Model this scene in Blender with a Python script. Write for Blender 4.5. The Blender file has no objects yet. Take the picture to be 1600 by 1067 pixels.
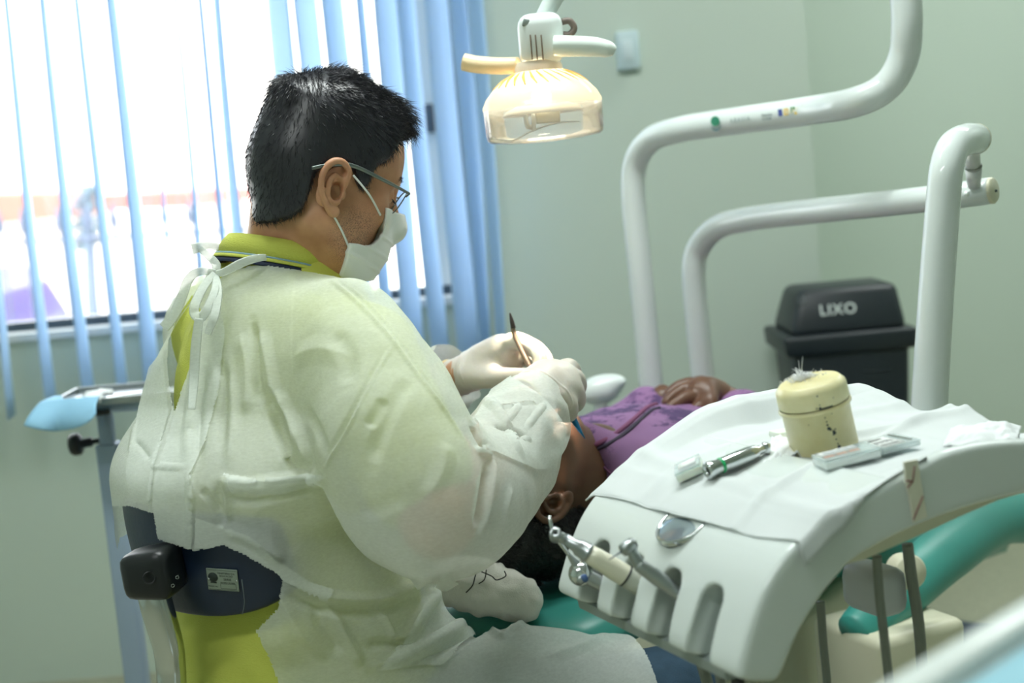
import bpy, bmesh, math, random
import numpy as np
import openvdb
from mathutils import Vector, Matrix, noise
from mathutils.bvhtree import BVHTree

random.seed(7)
rng = np.random.default_rng(7)
scene = bpy.context.scene
COL = scene.collection
R = math.radians

# ------------------------------------------------------------------ camera
CAM_H, FPX = 1.28, 2222.0
PITCH, ROLL = R(7), R(5)
FWD = Vector((0, math.cos(PITCH), -math.sin(PITCH)))
_up0, _rt0 = Vector((0, math.sin(PITCH), math.cos(PITCH))), Vector((1, 0, 0))
RT = _rt0 * math.cos(ROLL) - _up0 * math.sin(ROLL)
UP = _up0 * math.cos(ROLL) + _rt0 * math.sin(ROLL)
EYE = Vector((0, 0, CAM_H))
cam_data = bpy.data.cameras.new('camera')
cam = bpy.data.objects.new('camera', cam_data)
COL.objects.link(cam)
cam.matrix_world = Matrix(((RT.x, UP.x, -FWD.x, EYE.x), (RT.y, UP.y, -FWD.y, EYE.y), (RT.z, UP.z, -FWD.z, EYE.z), (0, 0, 0, 1)))
cam_data.sensor_width = 36
cam_data.lens = 36 * FPX / 1600
cam_data.clip_start = 0.05
cam_data.dof.use_dof = True
cam_data.dof.focus_distance = 1.74
cam_data.dof.aperture_fstop = 3.6
scene.camera = cam


def ray(px, py):
    return FWD + RT * ((px - 800) / FPX) - UP * ((py - 533.5) / FPX)


def at(px, py, Y):
    """survey point: where the sight line of the photograph meets the vertical plane at distance Y"""
    d = ray(px, py)
    return EYE + d * (Y / d.y)


def onz(px, py, z):
    d = ray(px, py)
    return EYE + d * ((z - CAM_H) / d.z)


def onplane(px, py, o, n):
    d = ray(px, py)
    return EYE + d * ((Vector(o) - EYE).dot(n) / d.dot(n))


def proj(V):
    V = np.asarray(V, dtype=np.float64) - np.array(EYE)
    D = V @ np.array(FWD)
    return 800 + FPX * (V @ np.array(RT)) / D, 533.5 - FPX * (V @ np.array(UP)) / D


# ------------------------------------------------------------------ materials
def srgb(r, g, b):
    f = lambda c: (c / 255 / 12.92) if c / 255 <= 0.04045 else ((c / 255 + 0.055) / 1.055) ** 2.4
    return (f(r), f(g), f(b), 1)


class NT:
    def __init__(self, name):
        self.m = bpy.data.materials.new(name)
        self.m.use_nodes = True
        self.t = self.m.node_tree
        self.t.nodes.clear()
        self.out = self.n('ShaderNodeOutputMaterial')

    def n(self, kind, **kw):
        nd = self.t.nodes.new(kind)
        for k, v in kw.items():
            if k.startswith('_'):
                nd.inputs[int(k[1:]) if k[1:].isdigit() else k[1:]].default_value = v
            else:
                setattr(nd, k, v)
        return nd

    def l(self, a, b):
        self.t.links.new(a, b)


def pbsdf(nt, col, rough=0.5, metal=0.0, **kw):
    b = nt.n('ShaderNodeBsdfPrincipled')
    b.inputs['Base Color'].default_value = col
    b.inputs['Roughness'].default_value = rough
    b.inputs['Metallic'].default_value = metal
    for k, v in kw.items():
        b.inputs[k].default_value = v
    return b


def mat(name, col, rough=0.5, metal=0.0, var=0.06, vscale=6.0, bump=0.0, bscale=200.0, stretch=None, **kw):
    """principled material with a little noise variation in colour and an optional fine bump"""
    nt = NT(name)
    b = pbsdf(nt, col, rough, metal, **kw)
    tc = nt.n('ShaderNodeTexCoord')
    src = tc.outputs['Object']
    if var > 0:
        nz = nt.n('ShaderNodeTexNoise', _Scale=vscale, _Detail=4.0)
        nt.l(src, nz.inputs['Vector'])
        mx = nt.n('ShaderNodeMix', data_type='RGBA')
        mx.inputs[6].default_value = tuple(c * (1 - var) for c in col[:3]) + (1,)
        mx.inputs[7].default_value = tuple(min(1, c * (1 + var)) for c in col[:3]) + (1,)
        nt.l(nz.outputs['Fac'], mx.inputs[0])
        nt.l(mx.outputs[2], b.inputs['Base Color'])
    if bump > 0:
        nz = nt.n('ShaderNodeTexNoise', _Scale=bscale, _Detail=3.0)
        if stretch:
            mp = nt.n('ShaderNodeMapping')
            mp.inputs['Scale'].default_value = stretch
            nt.l(src, mp.inputs['Vector'])
            nt.l(mp.outputs['Vector'], nz.inputs['Vector'])
        else:
            nt.l(src, nz.inputs['Vector'])
        bp = nt.n('ShaderNodeBump', _Strength=bump, _Distance=0.002)
        nt.l(nz.outputs['Fac'], bp.inputs['Height'])
        nt.l(bp.outputs['Normal'], b.inputs['Normal'])
    nt.l(b.outputs[0], nt.out.inputs[0])
    return nt.m


# ------------------------------------------------------------------ objects
def world_of(o):
    m = o.matrix_basis.copy()
    return world_of(o.parent) @ o.matrix_parent_inverse @ m if o.parent else m


def link(name, me, material=None, parent=None, smooth=True):
    o = bpy.data.objects.new(name, me)
    COL.objects.link(o)
    if material is not None:
        me.materials.append(material)
    if smooth and len(me.polygons):
        me.polygons.foreach_set('use_smooth', [True] * len(me.polygons))
    if parent is not None:
        o.parent = parent
        o.matrix_parent_inverse = world_of(parent).inverted()
    return o


def thing(name, label, cat, loc=(0, 0, 0), group=None):
    o = bpy.data.objects.new(name, None)
    COL.objects.link(o)
    o.empty_display_size = 0.05
    o.location = loc
    return tag(o, label, cat, group)


def tag(o, label, cat, group=None, kind=None):
    o['label'] = label
    o['category'] = cat
    if group:
        o['group'] = group
    if kind:
        o['kind'] = kind
    return o


def struct(o):
    o['kind'] = 'structure'
    return o


def np_mesh(name, V, Q):
    me = bpy.data.meshes.new(name)
    me.from_pydata([tuple(map(float, v)) for v in V], [], [tuple(map(int, q)) for q in Q])
    me.validate()
    me.update()
    return me


def fast_mesh(name, V, Q):
    """V (n,3), Q (m,k) numpy"""
    me = bpy.data.meshes.new(name)
    V = np.ascontiguousarray(V, dtype=np.float32)
    Q = np.ascontiguousarray(Q, dtype=np.int32)
    me.vertices.add(len(V))
    me.vertices.foreach_set('co', V.ravel())
    k = Q.shape[1]
    me.loops.add(Q.size)
    me.loops.foreach_set('vertex_index', Q.ravel())
    me.polygons.add(len(Q))
    me.polygons.foreach_set('loop_start', np.arange(0, Q.size, k, dtype=np.int32))
    me.update(calc_edges=True)
    me.validate()
    return me


class MB:
    """collects shapes into one mesh"""

    def __init__(self):
        self.v, self.f = [], []

    def add(self, vs, fs):
        o = len(self.v)
        self.v += [tuple(v) for v in vs]
        self.f += [tuple(i + o for i in f) for f in fs]
        return self

    def box(self, c, s, rot=None, bevel=0.0, seg=2):
        bm = bmesh.new()
        bmesh.ops.create_cube(bm, size=1)
        bmesh.ops.scale(bm, vec=s, verts=bm.verts)
        if bevel > 0:
            bmesh.ops.bevel(bm, geom=bm.edges[:], offset=bevel, segments=seg, profile=0.5, affect='EDGES')
        return self.frombm(bm, c, rot)

    def frombm(self, bm, c=(0, 0, 0), rot=None):
        M = Matrix.Translation(Vector(c)) @ (rot.to_4x4() if rot is not None else Matrix.Identity(4))
        bm.verts.ensure_lookup_table()
        bm.verts.index_update()
        self.add([M @ v.co for v in bm.verts], [[v.index for v in f.verts] for f in bm.faces])
        bm.free()
        return self

    def tube(self, pts, rad, n=16, cap=True, samples=None, flat=None, smooth=True):
        """tube through points; rad number or list; flat=(axis vector, factor) squashes the section"""
        P = [Vector(p) for p in pts]
        rr = list(rad) if hasattr(rad, '__len__') else [rad] * len(P)
        if smooth and len(P) > 2:
            P, rr = spline(P, rr, samples or 8)
        elif samples and len(P) == 2:
            pass
        rings = []
        t0 = (P[1] - P[0]).normalized()
        ref = Vector((0, 0, 1)) if abs(t0.z) < 0.9 else Vector((1, 0, 0))
        if flat is not None:
            ref = Vector(flat[0])
        a = (ref - t0 * ref.dot(t0)).normalized()
        for i, p in enumerate(P):
            t = (P[min(i + 1, len(P) - 1)] - P[max(i - 1, 0)]).normalized()
            if flat is not None:
                a = Vector(flat[0])
            a = (a - t * a.dot(t)).normalized()
            b = t.cross(a)
            fa = flat[1] if flat is not None else 1
            rings.append([p + (a * math.cos(2 * math.pi * k / n) * fa + b * math.sin(2 * math.pi * k / n)) * rr[i] for k in range(n)])
        vs = [v for r_ in rings for v in r_]
        fs = []
        for i in range(len(rings) - 1):
            for k in range(n):
                k2 = (k + 1) % n
                fs.append((i * n + k, i * n + k2, (i + 1) * n + k2, (i + 1) * n + k))
        if cap:
            fs.append(tuple(range(n))[::-1])
            fs.append(tuple((len(rings) - 1) * n + k for k in range(n)))
        return self.add(vs, fs)

    def lathe(self, prof, o=(0, 0, 0), axis=(0, 0, 1), n=32, ang=(0, 2 * math.pi)):
        """prof: list of (radius, height) along axis"""
        ax = Vector(axis).normalized()
        ref = Vector((1, 0, 0)) if abs(ax.x) < 0.9 else Vector((0, 1, 0))
        a = (ref - ax * ref.dot(ax)).normalized()
        b = ax.cross(a)
        o = Vector(o)
        vs, fs = [], []
        for (r_, h) in prof:
            for k in range(n):
                th = 2 * math.pi * k / n
                vs.append(o + ax * h + (a * math.cos(th) + b * math.sin(th)) * max(r_, 1e-5))
        for i in range(len(prof) - 1):
            for k in range(n):
                k2 = (k + 1) % n
                fs.append((i * n + k, i * n + k2, (i + 1) * n + k2, (i + 1) * n + k))
        return self.add(vs, fs)

    def grid(self, fn, nu, nv):
        vs = [fn(i / nu, j / nv) for j in range(nv + 1) for i in range(nu + 1)]
        fs = [(j * (nu + 1) + i, j * (nu + 1) + i + 1, (j + 1) * (nu + 1) + i + 1, (j + 1) * (nu + 1) + i) for j in range(nv) for i in range(nu)]
        return self.add(vs, fs)

    def prism(self, poly, d, thick):
        """closed 3D outline pushed along d by thick"""
        d = Vector(d) * thick
        n = len(poly)
        a = [Vector(p) for p in poly]
        self.add(a + [p + d for p in a], [tuple(range(n))[::-1], tuple(range(n, 2 * n))] + [(i, (i + 1) % n, n + (i + 1) % n, n + i) for i in range(n)])
        return self

    def build(self, name, material, parent=None, smooth=True, solid=0.0, sub=0, autosmooth=None):
        me = bpy.data.meshes.new(name)
        me.from_pydata(self.v, [], self.f)
        me.validate()
        bm = bmesh.new()
        bm.from_mesh(me)
        bmesh.ops.recalc_face_normals(bm, faces=bm.faces)
        bm.to_mesh(me)
        bm.free()
        o = link(name, me, material, parent, smooth)
        if smooth and autosmooth:
            for e in sharp_edges(me, autosmooth):
                pass
        if solid:
            m = o.modifiers.new('thickness', 'SOLIDIFY')
            m.thickness = solid
            m.offset = 0
        if sub:
            m = o.modifiers.new('smooth', 'SUBSURF')
            m.levels = m.render_levels = sub
        return o


def sharp_edges(me, ang):
    bm = bmesh.new()
    bm.from_mesh(me)
    for e in bm.edges:
        if len(e.link_faces) == 2 and e.calc_face_angle(0) > ang:
            e.smooth = False
    bm.to_mesh(me)
    bm.free()
    return []


def spline(P, rr, n):
    """Catmull-Rom through the points, radii interpolated"""
    Q, S = [], []
    m = len(P)
    for i in range(m - 1):
        p0, p1, p2, p3 = P[max(i - 1, 0)], P[i], P[i + 1], P[min(i + 2, m - 1)]
        for k in range(n):
            t = k / n
            Q.append(0.5 * ((2 * p1) + (p2 - p0) * t + (2 * p0 - 5 * p1 + 4 * p2 - p3) * t * t + (3 * p1 - p0 - 3 * p2 + p3) * t ** 3))
            S.append(rr[i] + (rr[i + 1] - rr[i]) * t)
    Q.append(P[-1])
    S.append(rr[-1])
    return Q, S


def text_obj(name, body, size, M, material, parent=None, extrude=0.0004, bold=False):
    cu = bpy.data.curves.new(name, 'FONT')
    cu.body = body
    cu.size = size
    cu.extrude = extrude
    cu.align_x = 'CENTER'
    cu.align_y = 'CENTER'
    if bold:
        cu.offset = size * 0.012
        cu.space_character = 1.12
    tmp = bpy.data.objects.new(name, cu)
    COL.objects.link(tmp)
    dg = bpy.context.evaluated_depsgraph_get()
    me = bpy.data.meshes.new_from_object(tmp.evaluated_get(dg))
    bpy.data.objects.remove(tmp)
    me.transform(M)
    me.name = name
    o = link(name, me, None, parent, smooth=False)
    me.materials.clear()
    me.materials.append(material)
    return o


def frame(o, x, y):
    """matrix with given origin, x and y axes"""
    x = Vector(x).normalized()
    z = x.cross(Vector(y)).normalized()
    y = z.cross(x)
    o = Vector(o)
    return Matrix(((x.x, y.x, z.x, o.x), (x.y, y.y, z.y, o.y), (x.z, y.z, z.z, o.z), (0, 0, 0, 1)))


# ------------------------------------------------------------------ solid modelling on a voxel grid
class Field:
    """signed distance field over a box; the surface at zero becomes a quad mesh"""

    def __init__(self, lo, hi, h):
        self.lo, self.h = np.array(lo, dtype=np.float32), h
        self.n = [int(math.ceil((b - a) / h)) + 1 for a, b in zip(lo, hi)]
        ax = [self.lo[i] + np.arange(self.n[i], dtype=np.float32) * h for i in range(3)]
        self.X, self.Y, self.Z = ax[0][:, None, None], ax[1][None, :, None], ax[2][None, None, :]
        self.d = np.full(self.n, 1.0, dtype=np.float32)

    def sub(self, lo, hi):
        sl = []
        for i in range(3):
            a = int(max(0, math.floor((lo[i] - self.lo[i]) / self.h)))
            b = int(min(self.n[i], math.ceil((hi[i] - self.lo[i]) / self.h) + 1))
            sl.append(slice(a, max(a, b)))
        return tuple(sl)

    def _cells(self, lo, hi, pad):
        s = self.sub([c - pad for c in lo], [c + pad for c in hi])
        return s, self.X[s[0]], self.Y[:, s[1]], self.Z[:, :, s[2]]

    def _apply(self, s, d, k, op):
        a = self.d[s]
        if a.size == 0:
            return
        if op == 'cut':
            d = -d
            if k > 0:
                hh = np.clip(0.5 - 0.5 * (d - a) / k, 0, 1)
                self.d[s] = a * hh + d * (1 - hh) + k * hh * (1 - hh) if False else np.maximum(a, d) + k * 0.25 * np.maximum(1 - np.abs(a - d) / k, 0) ** 2
            else:
                self.d[s] = np.maximum(a, d)
        else:
            if k > 0:
                self.d[s] = np.minimum(a, d) - k * 0.25 * np.maximum(1 - np.abs(a - d) / k, 0) ** 2
            else:
                self.d[s] = np.minimum(a, d)

    def cone(self, a, b, ra, rb, k=0.02, op='add'):
        a, b = np.array(a, dtype=np.float32), np.array(b, dtype=np.float32)
        m = max(ra, rb)
        s, X, Y, Z = self._cells(np.minimum(a, b), np.maximum(a, b), m + 0.06 + k)
        ba = b - a
        L = float(ba @ ba) + 1e-9
        x, y, z = X - a[0], Y - a[1], Z - a[2]
        t = np.clip((x * ba[0] + y * ba[1] + z * ba[2]) / L, 0, 1)
        d = np.sqrt((x - t * ba[0]) ** 2 + (y - t * ba[1]) ** 2 + (z - t * ba[2]) ** 2) - (ra + (rb - ra) * t)
        self._apply(s, d, k, op)
        return self

    def chain(self, pts, rad, k=0.02, n=4, op='add'):
        P = [Vector(p) for p in pts]
        rr = list(rad) if hasattr(rad, '__len__') else [rad] * len(P)
        if len(P) > 2 and n > 1:
            P, rr = spline(P, rr, n)
        A = np.array([tuple(p) for p in P], dtype=np.float32)
        s, X, Y, Z = self._cells(A.min(0), A.max(0), max(rr) + 0.06 + k)
        if self.d[s].size == 0:
            return self
        best = np.full(self.d[s].shape, 9.0, dtype=np.float32)
        for i in range(len(A) - 1):
            a, ba = A[i], A[i + 1] - A[i]
            L = float(ba @ ba) + 1e-9
            x, y, z = X - a[0], Y - a[1], Z - a[2]
            t = np.clip((x * ba[0] + y * ba[1] + z * ba[2]) / L, 0, 1)
            d = np.sqrt((x - t * ba[0]) ** 2 + (y - t * ba[1]) ** 2 + (z - t * ba[2]) ** 2) - (rr[i] + (rr[i + 1] - rr[i]) * t)
            np.minimum(best, d, out=best)
        self._apply(s, best, k, op)
        return self

    def ell(self, c, r, M=None, k=0.02, op='add'):
        """ellipsoid; M is a 3x3 whose columns are its axes"""
        c = np.array(c, dtype=np.float32)
        m = max(r)
        s, X, Y, Z = self._cells(c, c, m + 0.06 + k)
        x, y, z = X - c[0], Y - c[1], Z - c[2]
        if M is None:
            u, v, w = x, y, z
        else:
            u = x * M[0][0] + y * M[1][0] + z * M[2][0]
            v = x * M[0][1] + y * M[1][1] + z * M[2][1]
            w = x * M[0][2] + y * M[1][2] + z * M[2][2]
        k0 = np.sqrt((u / r[0]) ** 2 + (v / r[1]) ** 2 + (w / r[2]) ** 2) + 1e-6
        k1 = np.sqrt((u / r[0] ** 2) ** 2 + (v / r[1] ** 2) ** 2 + (w / r[2] ** 2) ** 2) + 1e-6
        self._apply(s, k0 * (k0 - 1) / k1, k, op)
        return self

    def loft(self, secs, k=0.02, op='add', power=2.0):
        """stack of ellipses: secs rows are (z, cx, cy, half_a, half_b, yaw of the a-axis), smooth between"""
        S = np.array(secs, dtype=np.float64)
        S = S[np.argsort(S[:, 0])]
        zz = np.clip(self.Z.ravel(), S[0, 0], S[-1, 0]).astype(np.float64)

        def ip(c):
            # monotone-ish smooth interpolation
            return np.interp(zz, S[:, 0], S[:, c])
        cx, cy, ra, rb, yw = [np.convolve(np.pad(ip(c), 6, mode='edge'), np.ones(13) / 13, mode='valid').astype(np.float32)[None, None, :] for c in (1, 2, 3, 4, 5)]
        x, y = self.X - cx, self.Y - cy
        u = x * np.cos(yw) + y * np.sin(yw)
        v = -x * np.sin(yw) + y * np.cos(yw)
        q = (np.abs(u / ra) ** power + np.abs(v / rb) ** power) ** (1 / power)
        d = (q - 1) * np.minimum(ra, rb) * 0.9
        ez = np.maximum(self.Z - S[-1, 0], S[0, 0] - self.Z)
        d = np.where(ez > 0, np.sqrt(np.maximum(d, 0) ** 2 + np.maximum(ez, 0) ** 2), np.maximum(d, ez))
        self._apply((slice(None),) * 3, d.astype(np.float32), k, op)
        return self

    def half(self, p, n, k=0.0):
        """keep what lies behind the plane (p, n)"""
        n = Vector(n).normalized()
        d = (self.X - p[0]) * n[0] + (self.Y - p[1]) * n[1] + (self.Z - p[2]) * n[2]
        self._apply((slice(None),) * 3, -d, k, 'cut')
        return self

    def mesh(self, iso=0.0):
        g = openvdb.FloatGrid()
        g.background = 1.0
        g.copyFromArray(self.d)
        p, q = g.convertToQuads(iso)
        return p.astype(np.float64) * self.h + self.lo, q.astype(np.int64)


def poly_sdf(poly, U, V):
    """signed distance to a 2-D polygon (negative inside), on arrays U, V"""
    P = np.array(poly, dtype=np.float32)
    n = len(P)
    d2 = np.full(np.broadcast(U, V).shape, 1e9, dtype=np.float32)
    ins = np.zeros(d2.shape, dtype=bool)
    for i in range(n):
        a, b = P[i], P[(i + 1) % n]
        e = b - a
        wx, wy = U - a[0], V - a[1]
        t = np.clip((wx * e[0] + wy * e[1]) / (e @ e + 1e-12), 0, 1)
        d2 = np.minimum(d2, (wx - e[0] * t) ** 2 + (wy - e[1] * t) ** 2)
        c = ((a[1] > V) != (b[1] > V)) & (U < (b[0] - a[0]) * (V - a[1]) / (b[1] - a[1] + 1e-12) + a[0])
        ins ^= c
    d = np.sqrt(d2)
    return np.where(ins, -d, d)


def smooth_poly(pts, n=6, closed=True):
    P = [Vector((p[0], p[1], 0)) for p in pts]
    if closed:
        P = P[-1:] + P + P[:2]
    Q = []
    for i in range(1, len(P) - 2):
        p0, p1, p2, p3 = P[i - 1], P[i], P[i + 1], P[i + 2]
        for k in range(n):
            t = k / n
            q = 0.5 * ((2 * p1) + (p2 - p0) * t + (2 * p0 - 5 * p1 + 4 * p2 - p3) * t * t + (3 * p1 - p0 - 3 * p2 + p3) * t ** 3)
            Q.append((q.x, q.y))
    return Q


def relax(V, Q, it=3, lam=0.5):
    """Laplacian smoothing of a quad mesh"""
    V = V.copy()
    E = np.concatenate([np.stack([Q[:, i], Q[:, (i + 1) % 4]], 1) for i in range(4)])
    E = np.concatenate([E, E[:, ::-1]])
    cnt = np.bincount(E[:, 0], minlength=len(V)).astype(np.float64)
    cnt[cnt == 0] = 1
    for _ in range(it):
        S = np.stack([np.bincount(E[:, 0], weights=V[E[:, 1], c], minlength=len(V)) for c in range(3)], 1) / cnt[:, None]
        V += lam * (S - V)
    return V


def normals(V, Q):
    d1, d2 = V[Q[:, 2]] - V[Q[:, 0]], V[Q[:, 3]] - V[Q[:, 1]]
    fn = np.cross(d1, d2)
    N = np.zeros_like(V)
    for i in range(4):
        for c in range(3):
            N[:, c] += np.bincount(Q[:, i], weights=fn[:, c], minlength=len(V))
    return N / (np.linalg.norm(N, axis=1, keepdims=True) + 1e-12)


def drop_faces(V, Q, kill):
    """remove the faces all of whose corners are in kill, and the loose points"""
    keep = ~kill[Q].any(axis=1)
    Q = Q[keep]
    used = np.unique(Q)
    mp = np.full(len(V), -1)
    mp[used] = np.arange(len(used))
    return V[used], mp[Q]


def inside_poly(poly, U, V):
    return poly_sdf(poly, np.asarray(U, dtype=np.float32), np.asarray(V, dtype=np.float32)) < 0


def seg_dist(P, A):
    """distance of points P to a polyline A (and the parameter along it, 0..1)"""
    best = np.full(len(P), 1e9)
    tt = np.zeros(len(P))
    L = np.concatenate([[0], np.cumsum(np.linalg.norm(np.diff(A, axis=0), axis=1))])
    for i in range(len(A) - 1):
        ba = A[i + 1] - A[i]
        ll = ba @ ba + 1e-12
        t = np.clip(((P - A[i]) @ ba) / ll, 0, 1)
        d = np.linalg.norm(P - A[i] - t[:, None] * ba, axis=1)
        m = d < best
        best[m] = d[m]
        tt[m] = (L[i] + t[m] * math.sqrt(ll)) / L[-1]
    return best, tt

# ================================================================== SETTING
M_WALL = mat('wall_paint', srgb(198, 211, 200), 0.55, var=0.02, vscale=1.5, bump=0.05, bscale=60)
M_CEIL = mat('ceiling_paint', srgb(238, 240, 235), 0.8, var=0.01)
M_ALU = mat('grey_aluminium', srgb(84, 96, 108), 0.4, 0.6, var=0.03)
M_SILL = mat('sill_stone', srgb(226, 230, 232), 0.4, var=0.04, vscale=30)
M_GLASS = None


def floor_material():
    nt = NT('terrazzo')
    b = pbsdf(nt, srgb(170, 170, 146), 0.35)
    tc = nt.n('ShaderNodeTexCoord')
    v = nt.n('ShaderNodeTexVoronoi', _Scale=160.0)
    nz = nt.n('ShaderNodeTexNoise', _Scale=40.0, _Detail=6.0)
    cr = nt.n('ShaderNodeValToRGB')
    cr.color_ramp.elements[0].color = srgb(120, 122, 104)
    cr.color_ramp.elements[1].color = srgb(196, 195, 170)
    mx = nt.n('ShaderNodeMix', data_type='RGBA')
    mx.inputs[0].default_value = 0.5
    nt.l(tc.outputs['Object'], v.inputs['Vector'])
    nt.l(tc.outputs['Object'], nz.inputs['Vector'])
    nt.l(v.outputs['Distance'], cr.inputs[0])
    nt.l(cr.outputs[0], mx.inputs[6])
    cr2 = nt.n('ShaderNodeValToRGB')
    cr2.color_ramp.elements[0].color = srgb(150, 150, 128)
    cr2.color_ramp.elements[1].color = srgb(190, 188, 166)
    nt.l(nz.outputs['Fac'], cr2.inputs[0])
    nt.l(cr2.outputs[0], mx.inputs[7])
    nt.l(mx.outputs[2], b.inputs['Base Color'])
    nt.l(b.outputs[0], nt.out.inputs[0])
    return nt.m


WY, JX, BY = 3.75, at(1268, 200, 3.75).x, 4.75       # window wall, its end, the deeper wall
XL, XR, YB, CZ = -2.6, 2.6, -1.6, 2.7
WX0, WX1, WZ0, WZ1 = -2.25, at(752, 455, WY).x, 0.955, 2.15


def slab(name, lo, hi, m):
    c = [(a + b) / 2 for a, b in zip(lo, hi)]
    s = [b - a for a, b in zip(lo, hi)]
    return struct(MB().box(c, s).build(name, m, smooth=False))


T = 0.15
slab('floor', (XL, YB, -0.1), (XR, BY + T, 0), floor_material())
slab('ceiling', (XL - T, YB - T, CZ), (XR + T, BY + T, CZ + 0.1), M_CEIL)
slab('wall_left', (XL - T, YB - T, -0.1), (XL, WY + T, CZ), M_WALL)
slab('wall_right', (XR, YB - T, -0.1), (XR + T, BY + T, CZ), M_WALL)
slab('wall_front', (XL, YB - T, -0.1), (XR, YB, CZ), M_WALL)
wb = MB()
for lo, hi in (((XL, WY, -0.1), (JX, WY + T, WZ0 - 0.02)), ((XL, WY, WZ1), (JX, WY + T, CZ)), ((XL, WY, WZ0 - 0.02), (WX0, WY + T, WZ1)),
               ((WX1, WY, WZ0 - 0.02), (JX, WY + T, WZ1)), ((JX - T, WY + T, -0.1), (JX, BY, CZ))):
    wb.box([(a + b) / 2 for a, b in zip(lo, hi)], [b - a for a, b in zip(lo, hi)])
struct(wb.build('wall_back', M_WALL, smooth=False))
slab('wall_alcove', (JX - T, BY, -0.1), (XR, BY + T, CZ), M_WALL)
# window: stone sill, aluminium frame with a mullion and a latch, two panes
slab('trim_1', (WX0, WY - 0.02, WZ0 - 0.02), (WX1, WY + T, WZ0), M_SILL)
win = thing('window_1', 'aluminium sliding window behind the vertical blind', 'window', (WX0, WY + 0.08, WZ0))
struct(win)
fr = MB()
fy = WY + 0.09
fr.box(((WX0 + WX1) / 2, fy, WZ0 + 0.012), (WX1 - WX0, 0.06, 0.024))
fr.box(((WX0 + WX1) / 2, fy, WZ1 - 0.02), (WX1 - WX0, 0.06, 0.04))
fr.box((WX0 + 0.02, fy, (WZ0 + WZ1) / 2), (0.04, 0.06, WZ1 - WZ0))
fr.box((WX1 - 0.015, fy, (WZ0 + WZ1) / 2), (0.03, 0.06, WZ1 - WZ0))
fr.build('window_frame', M_ALU, win, smooth=False)
mx_ = at(672, 185, fy).x
MB().box((mx_, fy, (WZ0 + WZ1) / 2), (0.03, 0.05, WZ1 - WZ0 - 0.03)).build('mullion', mat('lit_frame', srgb(235, 238, 240), 0.4, var=0), win, smooth=False)  # daylight on the mullion is put into its white colour
la = at(672, 185, fy - 0.045)
MB().box(la, (0.024, 0.03, 0.075), bevel=0.004).build('latch', M_ALU, win)
ng = NT('window_glass')
tr = ng.n('ShaderNodeBsdfTransparent')
gl = ng.n('ShaderNodeBsdfGlossy', _Roughness=0.02)
ms = ng.n('ShaderNodeMixShader', _Fac=0.05)
ng.l(tr.outputs[0], ms.inputs[1])
ng.l(gl.outputs[0], ms.inputs[2])
ng.l(ms.outputs[0], ng.out.inputs[0])
M_GLASS = ng.m
for x0, x1 in ((WX0 + 0.03, mx_ - 0.014), (mx_ + 0.014, WX1 - 0.026)):
    MB().box(((x0 + x1) / 2, fy + 0.01, (WZ0 + WZ1) / 2), (x1 - x0, 0.005, WZ1 - WZ0 - 0.06)).build('pane', M_GLASS, win, smooth=False)

# ------------------------------------------------------------------ vertical blind
def slat_material():
    nt = NT('blind_fabric')
    c = srgb(182, 210, 236)
    d = nt.n('ShaderNodeBsdfDiffuse', _Color=c)
    t = nt.n('ShaderNodeBsdfTranslucent', _Color=srgb(220, 235, 249))
    m = nt.n('ShaderNodeMixShader', _Fac=0.6)
    tc = nt.n('ShaderNodeTexCoord')
    nz = nt.n('ShaderNodeTexNoise', _Scale=900.0, _Detail=2.0)
    bp = nt.n('ShaderNodeBump', _Strength=0.2, _Distance=0.001)
    nt.l(tc.outputs['Object'], nz.inputs['Vector'])
    nt.l(nz.outputs['Fac'], bp.inputs['Height'])
    nt.l(bp.outputs['Normal'], d.inputs['Normal'])
    nt.l(d.outputs[0], m.inputs[1])
    nt.l(t.outputs[0], m.inputs[2])
    nt.l(m.outputs[0], nt.out.inputs[0])
    return nt.m


M_SLAT = slat_material()
BLY = 3.6
blind = thing('vertical_blind', 'pale blue vertical blind with turned slats hanging across the window', 'blind', (-0.8, BLY, 2.25))
MB().box((-1.05, BLY, 2.26), (2.5, 0.05, 0.04), bevel=0.004).build('head_rail', M_SILL, blind)
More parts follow.
